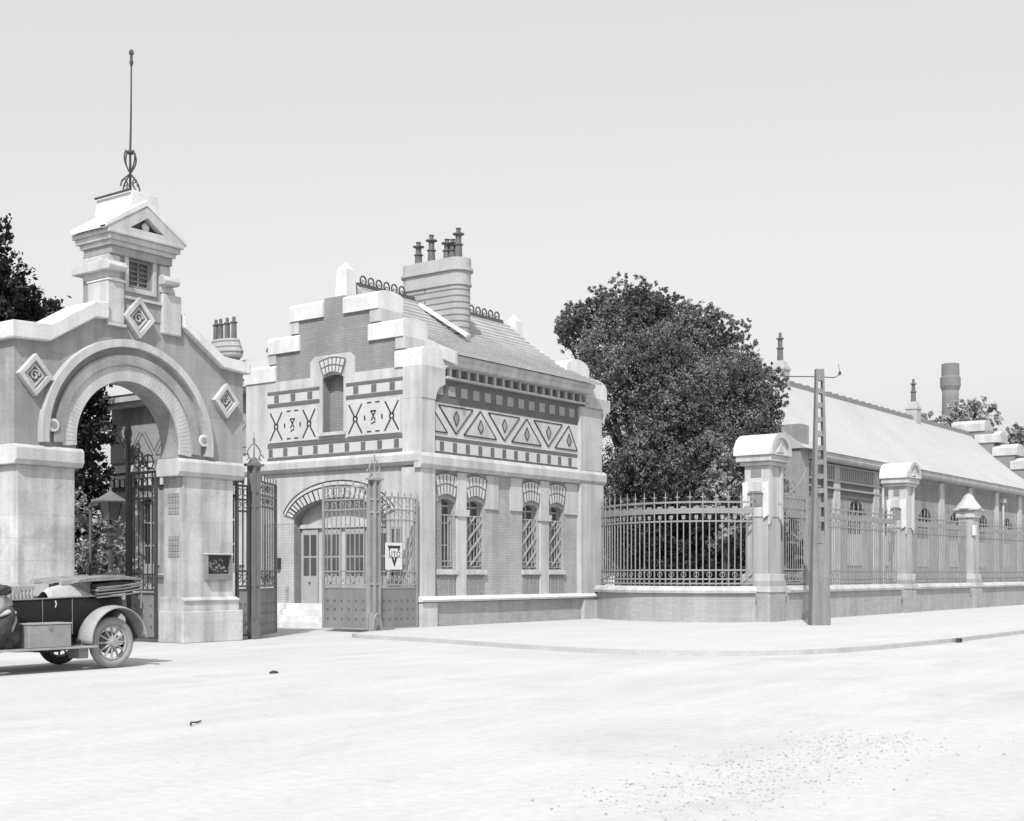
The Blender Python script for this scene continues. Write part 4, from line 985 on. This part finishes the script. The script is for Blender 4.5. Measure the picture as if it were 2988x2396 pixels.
for k in range(60000):
    if len(cl) > 150: break
    s_ = .6+.85*r_.random()**1.3; u = r_.uniform(-4.3,5.2); w = r_.uniform(-4.2,4.2); z = r_.uniform(1.8,14.6)
    a_ = abs(u-.35)+s_*.8
    if u-s_ < -4.5: continue
    if a_ > 5.1 or (a_/5.2)**2+(w/4.4)**2 > 1: continue
    zt = .45*math.sin(u*2.3+1)*math.cos(w*1.9)+min(topz(max(-4.9,min(5.2,u-s_*.6))), topz(max(-4.9,min(5.2,u+s_*.6))))-(w/4.4)**2*3.0
    if z+s_*.7 > zt: continue
    if w > 1.5: continue
    inner = (u/5.2)**2+(w/4.4)**2 < .6 and z < zt-1.7
    if inner and w > -2.2: continue
    cl.append(camp(u,w,z,s_))
for k in range(110):
    u = r_.uniform(-3.9,5.1); z = topz(u)+r_.uniform(-.9,-.15); cl.append(camp(u,r_.uniform(-1.8,1.0),z,r_.uniform(.3,.6)))
for k in range(26):
    z = r_.uniform(6.5,10.5); cl.append(camp(r_.uniform(4.3,5.3)-.25*abs(z-8.5),r_.uniform(-1,1),z,r_.uniform(.4,.7)))
cl += [camp(-1.5,1.2,9.6,2.2),camp(1.8,1.2,9.0,2.3),camp(0,1.2,5.5,2.6),camp(-2.2,1.2,5.5,2.0),camp(2.6,1.2,5.5,2.0),camp(-.5,1.2,11.3,1.8),camp(2.4,1.0,10.2,1.5)]
tree('broadleaf_tree', (TC[0],TC[1],0), .42, 4.0, cl, 420000, .052, 'leaf', 'large dense broadleaf tree between the lodge and the long building')
cl = scatter((46.5,24.8,2.6),(6.5,2.2,1.9),60,.7,1.2,5,.5)
tree('dark_hedge', (46.5,24.6,0), .12, 1.0, cl, 60000, .08, 'darkleaf', 'dark shrubbery behind the curved railing, under the big tree', 'shrub')
cl = scatter((40.6,20.7,4.2),(1.0,.8,1.9),24,.3,.55,9,1)
tree('pale_shrub', (40.6,20.7,0), .06, 1.6, cl, 14000, .055, 'paleleaf', 'pale leafy young tree just left of the first barrel-topped pier', 'shrub')
LC = (24.5, 39.1)
cl = [(26.3,37.3,z,1.0,1.0,1.0) for z in (1.2,2.4,3.6,4.8,6.0,7.2,8.3)] + [(25.5,37.3,z,1.1,1.1,1.0) for z in (2,4,6,8)] + [(LC[0]-.4,LC[1],6.0,2.6,2.6,4.6)] + scatter((LC[0]-.3,LC[1],6.0),(3.4,2.6,6.0),40,.8,1.4,11,.8) + [(23.4,38.0,10.6,1.5,1.3,1.5),(22.9,37.4,11.9,.9,.9,1.0),(24.2,38.2,10.2,1.1,1.1,1.0)]
tree('dark_conifer', (LC[0],LC[1],0), .35, 3.5, cl, 120000, .085, 'darkleaf', 'dark tree behind the arch, its top showing above the left coping')
cl = scatter((26.3,39.0,5.5),(1.2,1.2,3.6),20,.5,.9,13,.8)+[(26.0,38.4,9.4,.9,.9,.9),(26.6,38.4,8.9,.8,.8,.7),(25.3,38.4,9.2,.8,.8,.6)]
tree('thin_tree', (26.8,38.6,0), .14, 3, cl, 22000, .07, 'leaf', 'thinner loose tree to the right of the dark one, seen through the arch')
cl = scatter((23.8,34.2,2.4),(1.7,1.0,1.9),22,.5,.9,14,.3)
tree('courtyard_shrub', (23.6,34.2,0), .06, 1.0, cl, 20000, .06, 'paleleaf', 'pale bush in the courtyard behind the low wall', 'shrub')
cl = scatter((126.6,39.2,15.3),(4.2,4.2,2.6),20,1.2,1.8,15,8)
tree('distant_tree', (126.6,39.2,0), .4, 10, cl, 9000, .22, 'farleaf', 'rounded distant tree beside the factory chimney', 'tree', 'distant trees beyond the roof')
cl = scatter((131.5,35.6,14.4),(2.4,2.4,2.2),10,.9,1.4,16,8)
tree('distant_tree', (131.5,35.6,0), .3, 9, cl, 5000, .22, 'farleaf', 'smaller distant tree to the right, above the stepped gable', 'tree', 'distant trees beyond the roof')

# ================================================================== TOURING CAR
def torus_y(cx, cy, cz, R, r, n=48, k=14, sq=1.0):
    vs = []
    for i in range(n):
        a = 2*PI*i/n
        for j in range(k):
            b = 2*PI*j/k; rr = R+r*math.cos(b); vs.append((cx+rr*math.cos(a), cy+sq*r*math.sin(b), cz+rr*math.sin(a)))
    return vs, [(i*k+j, i*k+(j+1)%k, ((i+1)%n)*k+(j+1)%k, ((i+1)%n)*k+j) for i in range(n) for j in range(k)]
def car():
    t = thing('touring_car', (12.5, 19.4, 0), 'open dark touring car with folded hood and pale mudguard, parked before the arch', 'car')
    yn, yf = 18.62, 20.1   # near and far wheel planes
    def wheel(x, y, out, m='tyre'):
        q = MB(); q.add(*torus_y(x,y,.435,.365,.07)); w = q.build('wheel', m, t, smooth=True)
        q = MB(); q.add(*torus_y(x,y,.435,.285,.022,40,8,2)); q.build('rim', 'cardust', w, smooth=True)
        q = MB()
        for k in range(12):
            a = 2*PI*k/12; q.tube([(x+.06*math.cos(a),y+out*.03,.435+.06*math.sin(a)),(x+.285*math.cos(a),y,.435+.285*math.sin(a))],[.026,.017],6)
        q.build('spokes', 'cardust', w)
        q = MB(); vs, fs = cyl_y(x,.435,.075,min(y+out*.12,y-out*.02),max(y+out*.12,y-out*.02),16); q.add(vs,fs); q.build('hub', 'cardust', w, .01)
        q = MB(); vs, fs = cyl_y(x,.435,.19,min(y-out*.12,y-out*.05),max(y-out*.12,y-out*.05),24); q.add(vs,fs); q.build('brake_drum', 'greyjoin', w)
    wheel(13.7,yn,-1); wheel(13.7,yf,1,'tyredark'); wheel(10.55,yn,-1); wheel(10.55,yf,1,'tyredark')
    ya, yb = 18.86, 19.98
    # body tub as lofted sections along x: (x, half width, z bottom, z top)
    secs = [(8.95,.30,.62,1.02),(9.1,.36,.55,1.12),(10.4,.40,.52,1.16),(10.9,.50,.52,1.2),(11.3,.56,.52,1.2),(11.9,.58,.5,1.18),(12.4,.60,.5,1.19),(12.9,.62,.5,1.21),(13.3,.62,.55,1.22),(13.7,.60,.62,1.23),(14.0,.55,.72,1.22),(14.16,.48,.82,1.2)]
    cy = (ya+yb)/2; vs = []; k = 12
    for x, h, z0, z1 in secs:
        prof = [(-h*.72,z0),(-h*.92,z0+.08),(-h*1.02,z0+(z1-z0)*.5),(-h,z1-.03),(-h+.03,z1),(h-.03,z1),(h,z1-.03),(h*1.02,z0+(z1-z0)*.5),(h*.92,z0+.08),(h*.72,z0)]
        vs += [(x,cy+a,c) for a, c in prof]
    n = 10; q = MB(); q.add(vs, [(i*n+j,i*n+(j+1)%n,(i+1)*n+(j+1)%n,(i+1)*n+j) for i in range(len(secs)-1) for j in range(n)] + [tuple(range(n-1,-1,-1)), tuple((len(secs)-1)*n+j for j in range(n))])
    bd = q.build('body', 'carblack', t, smooth=True); m_ = bd.modifiers.new('es','EDGE_SPLIT'); m_.split_angle = math.radians(50)
    q = MB(); q.tube([(x,cy-h-.005,z1) for x,h,z0,z1 in secs[4:]], .014, 6); q.build('beading', 'greyjoin', bd)
    q = MB(); q.tube([(12.72,cy-.645,1.05),(12.73,cy-.66,1.1),(12.72,cy-.65,1.16)], .01, 6); q.build('door_handle', 'cap', bd)
    q = MB(); q.box(8.9,8.97,cy-.3,cy+.3,.6,1.08); q.build('radiator', 'greyjoin', t, .02)
    # chassis
    q = MB(); q.box(9.0,14.1,19.0,19.08,.44,.54); q.box(9.0,14.1,19.76,19.84,.44,.54); q.box(12.6,12.95,18.95,19.9,.3,.5); q.build('chassis', 'tyredark', t)
    q = MB()
    for yy in (yn+.1, yf-.1): q.tube([(13.1,yy,.5),(13.4,yy,.36),(13.7,yy,.33),(14.0,yy,.36),(14.3,yy,.5)],.03,6)
    for xx in (13.7,10.55): q.tube([(xx,yn,.435),(xx,yf,.435)],.04,8)
    q.build('axle', 'darkiron', t)
    # running boards
    for y0, y1 in ((18.40,18.84),(20.0,20.3)):
        q = MB(); q.box(11.1,13.28,y0,y1,.375,.41); q.build('running_board', 'cardust', t, .006)
    q = MB(); q.box(12.98,13.16,18.5,18.8,.2,.372); q.build('step_bracket', 'greyjoin', t)
    # mudguards: arched shells
    def guard(x, y0, y1, m, a0, a1, R=.60):
        q = MB(); n_ = 22; vs = []
        for i in range(n_+1):
            a = math.radians(a0+(a1-a0)*i/n_); 
            for rr in (R, R-.018):
                for kk in range(5):
                    f = kk/4; dr = -.035*(2*f-1)**2; vs.append((x+(rr+dr)*math.cos(a), y0+(y1-y0)*f, .47+(rr+dr)*math.sin(a)))
        fs = []
        for i in range(n_):
            A = i*10; B = A+10
            for kk in range(4): fs += [(A+kk,A+kk+1,B+kk+1,B+kk),(A+5+kk,B+5+kk,B+6+kk,A+6+kk)]
            fs += [(A,B,B+5,A+5),(A+4,A+9,B+9,B+4)]
        fs += [(0,1,6,5),(1,2,7,6),(2,3,8,7),(3,4,9,8)]; E_ = n_*10; fs += [(E_+kk,E_+kk+5,E_+kk+6,E_+kk+1) for kk in range(4)]
        q.add(vs, fs); return q.build('mudguard', m, t, smooth=True)
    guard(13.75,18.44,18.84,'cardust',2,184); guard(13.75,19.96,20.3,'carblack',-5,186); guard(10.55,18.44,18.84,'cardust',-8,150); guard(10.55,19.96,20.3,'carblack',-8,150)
    q = MB(); q.tube([(13.72,18.9,1.06),(13.78,18.66,1.03)],.02,6); q.build('guard_stay', 'greyjoin', t)
    # upholstery, seats and dust cover
    def tuft(x0, x1, y, z0, z1, lean, nn_, m='leather', name='seat_back'):
        q = MB(); 
        for i in range(nn_):
            xa = x0+(x1-x0)*(i+.5)/nn_; r = (x1-x0)/nn_*.56
            q.tube([(xa,y,z0),(xa+lean*.5,y+.02,(z0+z1)/2),(xa+lean,y+.03,z1)],[r*.8,r,r*.6],8)
        q.box(x0-.02,x1+.02,y-.0,y+.1,z1-.04,z1+.03)
        return q.build(name, m, t, smooth=False)
    tuft(11.95,12.42,18.93,1.16,1.37,.0,7); tuft(11.95,12.42,19.85,1.16,1.37,0,7)
    q = MB(); q.box(12.05,12.2,18.92,19.92,1.1,1.42); q.build('front_seat', 'leather', t, .03)
    tuft(12.98,13.5,18.93,1.28,1.46,.03,9); q = MB(); q.box(13.35,13.55,18.92,19.92,1.1,1.46); q.build('rear_seat', 'leather', t, .03)
    q = MB(); vs = []
    for i in range(15):
        u = i/14; x = 12.62+u*.95; h = .10+.13*math.sin(PI*min(1,u*1.2))**.6
        for j in range(9):
            f = j/8; vs.append((x, 18.82+f*.32, 1.2+h*math.sin(PI*f)**.7+.012*math.sin(9*u+5*f)))
    q.add(vs, [(i*9+j,i*9+j+1,(i+1)*9+j+1,(i+1)*9+j) for i in range(14) for j in range(8)]); q.build('dust_cover', 'canvas', t, smooth=True)
    # folded hood in layers with dark bows
    def fold(y0, y1, pts, m, name, nx=16, amp=.012):
        q = MB(); n_ = len(pts); vs = []
        for i in range(nx+1):
            yy = y0+(y1-y0)*i/nx
            for (x, z) in pts: vs.append((x+amp*math.sin(i*1.7+x*9), yy, z+amp*math.sin(i*1.1+x*14)))
        q.add(vs, [(i*n_+j,i*n_+(j+1)%n_,(i+1)*n_+(j+1)%n_,(i+1)*n_+j) for i in range(nx) for j in range(n_)] + [tuple(range(n_-1,-1,-1)), tuple(nx*n_+j for j in range(n_))])
        return q.build(name, m, t, .01)
    h1 = fold(18.72,20.12,[(13.5,1.22),(14.05,1.26),(14.36,1.33),(14.4,1.39),(14.0,1.36),(13.5,1.30)],'canvasdark','folded_hood')
    fold(18.70,20.14,[(13.48,1.30),(14.0,1.365),(14.38,1.40),(14.37,1.425),(14.0,1.39),(13.5,1.335)],'hoodgrey','hood_fold')
    fold(18.74,20.1,[(13.5,1.34),(14.0,1.395),(14.34,1.43),(14.3,1.48),(13.9,1.47),(13.5,1.42)],'canvasdark','hood_fold')
    fold(18.7,20.14,[(13.1,1.44),(13.5,1.47),(14.0,1.485),(14.42,1.48),(14.42,1.51),(14.0,1.56),(13.5,1.55),(13.15,1.50)],'hoodgrey','hood_cover',16,.016)
    q = MB()
    for k in range(4):
        z = 1.20+k*.055; q.tube([(13.46,18.68,z),(14.0,18.67,z+.04),(14.38,18.68,z+.09)],.013,6)
    q.tube([(14.36,18.68,1.0),(14.38,18.68,1.5)],.014,6); q.build('hood_bows', 'greyjoin', t)
    q = MB(); q.box(14.1,14.3,19.0,19.8,.95,1.15); q.tube([(14.1,18.95,.98),(14.34,18.9,.98)],.015,6); q.build('luggage_rack', 'greyjoin', t, .01)
    q = MB(); q.lathe(14.3,18.62,[(.01,.74),(.04,.75),(.045,.82),(.03,.86),(.01,.87)],12); q.build('tail_lamp', 'darkiron', t, smooth=True)
    q = MB(); q.box(12.5,12.508,cy-.618,cy-.604,.56,1.17); q.box(13.05,13.058,cy-.638,cy-.62,.6,1.18); q.build('door_seam', 'greyjoin', bd)
    q = MB(); q.tube([(11.2,18.85,1.2),(11.15,18.87,1.72),(11.15,19.97,1.72),(11.2,19.99,1.2)],.016,6); q.build('windscreen_frame', 'darkiron', t)
    q = MB(); q.add(*torus_y(0,0,0,.2,.016,24,6)); q.xform(lambda x,y,z:(11.55+z*.5+y*.8, 19.7+x, 1.32+z*.86-y*.5)); q.build('steering_wheel', 'darkiron', t)
car()
t = thing('running_board_box', (12.4, 18.6, .41), 'pale grey toolbox on the car running board', 'toolbox')
b = MB(); b.box(12.0,12.78,18.42,18.82,.411,.78); b.build('box_body', 'box', t, .012)
b = MB(); b.box(11.99,12.79,18.41,18.83,.783,.81); b.build('lid', 'cardust', t, .008)
b = MB(); b.box(12.36,12.42,18.405,18.419,.70,.78); b.build('hasp', 'greyjoin', t)
# crumpled bundle beside the front seat
t = thing('canvas_bundle', (11.55, 18.65, .41), 'dark crumpled bundle of coats and canvas piled on the running board at the left edge', 'bundle')
def lump(cx, cy, cz, rx, ry, rz, amp, seed, m, name):
    q = MB(); r = random.Random(seed); ph = [(r.uniform(2,6),r.uniform(0,6),r.uniform(2,6)) for _ in range(5)]
    n, k = 28, 18; vs = []
    for i in range(k+1):
        th = PI*i/k
        for j in range(n):
            a = 2*PI*j/n; f = 1+sum(amp*math.sin(p[0]*th+p[1]+p[2]*a if False else p[0]*th+p[1]+round(p[2])*a) for p in ph)
            vs.append((cx+rx*f*math.sin(th)*math.cos(a), cy+ry*f*math.sin(th)*math.sin(a), cz+rz*f*math.cos(th)))
    q.add(vs, [(i*n+j,i*n+(j+1)%n,(i+1)*n+(j+1)%n,(i+1)*n+j) for i in range(k) for j in range(n)]); return q.build(name, m, t, smooth=True)
lump(11.62,18.62,.78,.3,.2,.38,.06,1,'canvasdark','dark_coat'); lump(11.5,18.6,1.12,.26,.16,.2,.07,2,'leather','folded_cloth'); lump(11.66,18.5,.98,.15,.09,.06,.08,3,'canvas','glove'); lump(11.74,18.5,.84,.08,.07,.13,.09,4,'leather','cloth_fold'); lump(11.56,18.56,1.34,.2,.13,.09,.08,5,'canvasdark','rolled_strap')

# ================================================================== ROAD DEBRIS
def gpt(x, y): return x, y
k = 1500; P = []
for _ in range(k):
    u, v = random.random(), random.gauss(0,.5)
    P.append((7.6+u*5.0+v*.5, 4.5+random.gauss(0,.45)+.1*u))
q = MB()
for x, y in P:
    s = .004+.009*random.random()**3; z = s*.3; a = random.random()*PI
    vs = [(x+s*1.5*math.cos(a+j*PI/2.5), y+s*1.1*math.sin(a+j*PI/2.5), z*.3) for j in range(5)] + [(x+s*.2, y, s)]
    q.add(vs, [(0,1,5),(1,2,5),(2,3,5),(3,4,5),(4,0,5),(4,3,2,1,0)])
o = q.build('loose_gravel', 'pebble'); tag(o, 'scattered loose gravel on the near road surface', 'gravel', kind='stuff')
t = lump_t = thing('road_stone', (14.5, 15.5, 0), 'small dark stone lying alone on the road below the carriage gate', 'stone')
lump(14.5,15.5,.015,.08,.045,.03,.08,8,'darkstone','stone')
t = thing('twig', (9.1, 10.9, 0), 'thin dark twig lying on the road at lower left', 'twig')
b = MB(); b.tube([(8.95,10.82,.02),(9.02,10.90,.03),(9.12,10.92,.02),(9.26,11.02,.02)],[.012,.009,.011,.006],6); b.build('stem', 'darkstone', t)
t = thing('drain_cover', (31.0, 9.7, 0), 'dark drain opening in the kerb at the right', 'drain')
b = MB(); b.box(30.45,30.7,9.60,9.68,.0,.098); b.build('grating', 'darkstone', t)

# ================================================================== CAMERA, LIGHT, WORLD
cam = bpy.data.cameras.new('camera'); co = bpy.data.objects.new('camera', cam); COL.objects.link(co); scene.camera = co
co.location = (0,0,1.6); co.rotation_euler = (PI/2, 0, -math.radians(53.5))
cam.sensor_width = 36; cam.lens = 3788/2988*36; cam.shift_y = 477/2988; cam.clip_end = 3000; cam.clip_start = .1
S = Vector((-.80,-.42,1.02)).normalized()
sl = bpy.data.lights.new('sun', 'SUN'); sl.energy = 3.5; sl.angle = math.radians(.5); sl.color = (1,1,1)
so = bpy.data.objects.new('sun', sl); COL.objects.link(so); so.rotation_euler = S.to_track_quat('Z','Y').to_euler()
W = bpy.data.worlds.new('World'); scene.world = W; W.use_nodes = True; nt = W.node_tree
sky = nt.nodes.new('ShaderNodeTexSky'); sky.sky_type = 'NISHITA'; sky.sun_disc = False
sky.sun_elevation = math.asin(S.z); sky.sun_rotation = math.atan2(S.x, S.y); sky.air_density = 1.0; sky.dust_density = 4.0; sky.ozone_density = 1
# blue-sensitive plate: the sky's blue channel stands for its brightness
bw = nt.nodes.new('ShaderNodeSeparateColor'); bg = nt.nodes['Background']; bg.inputs[1].default_value = .15
nt.links.new(sky.outputs[0], bw.inputs[0]); pw = nt.nodes.new('ShaderNodeMath'); pw.operation = 'POWER'; pw.inputs[1].default_value = .5; nt.links.new(bw.outputs[2], pw.inputs[0])
mu = nt.nodes.new('ShaderNodeMath'); mu.operation = 'MULTIPLY'; mu.inputs[1].default_value = 2.1; nt.links.new(pw.outputs[0], mu.inputs[0]); nt.links.new(mu.outputs[0], bg.inputs[0])
vs_ = scene.view_settings; vs_.view_transform = 'Standard'; vs_.look = 'None'; vs_.exposure = .38; vs_.gamma = 1
scene.render.resolution_x = 1024; scene.render.resolution_y = 821
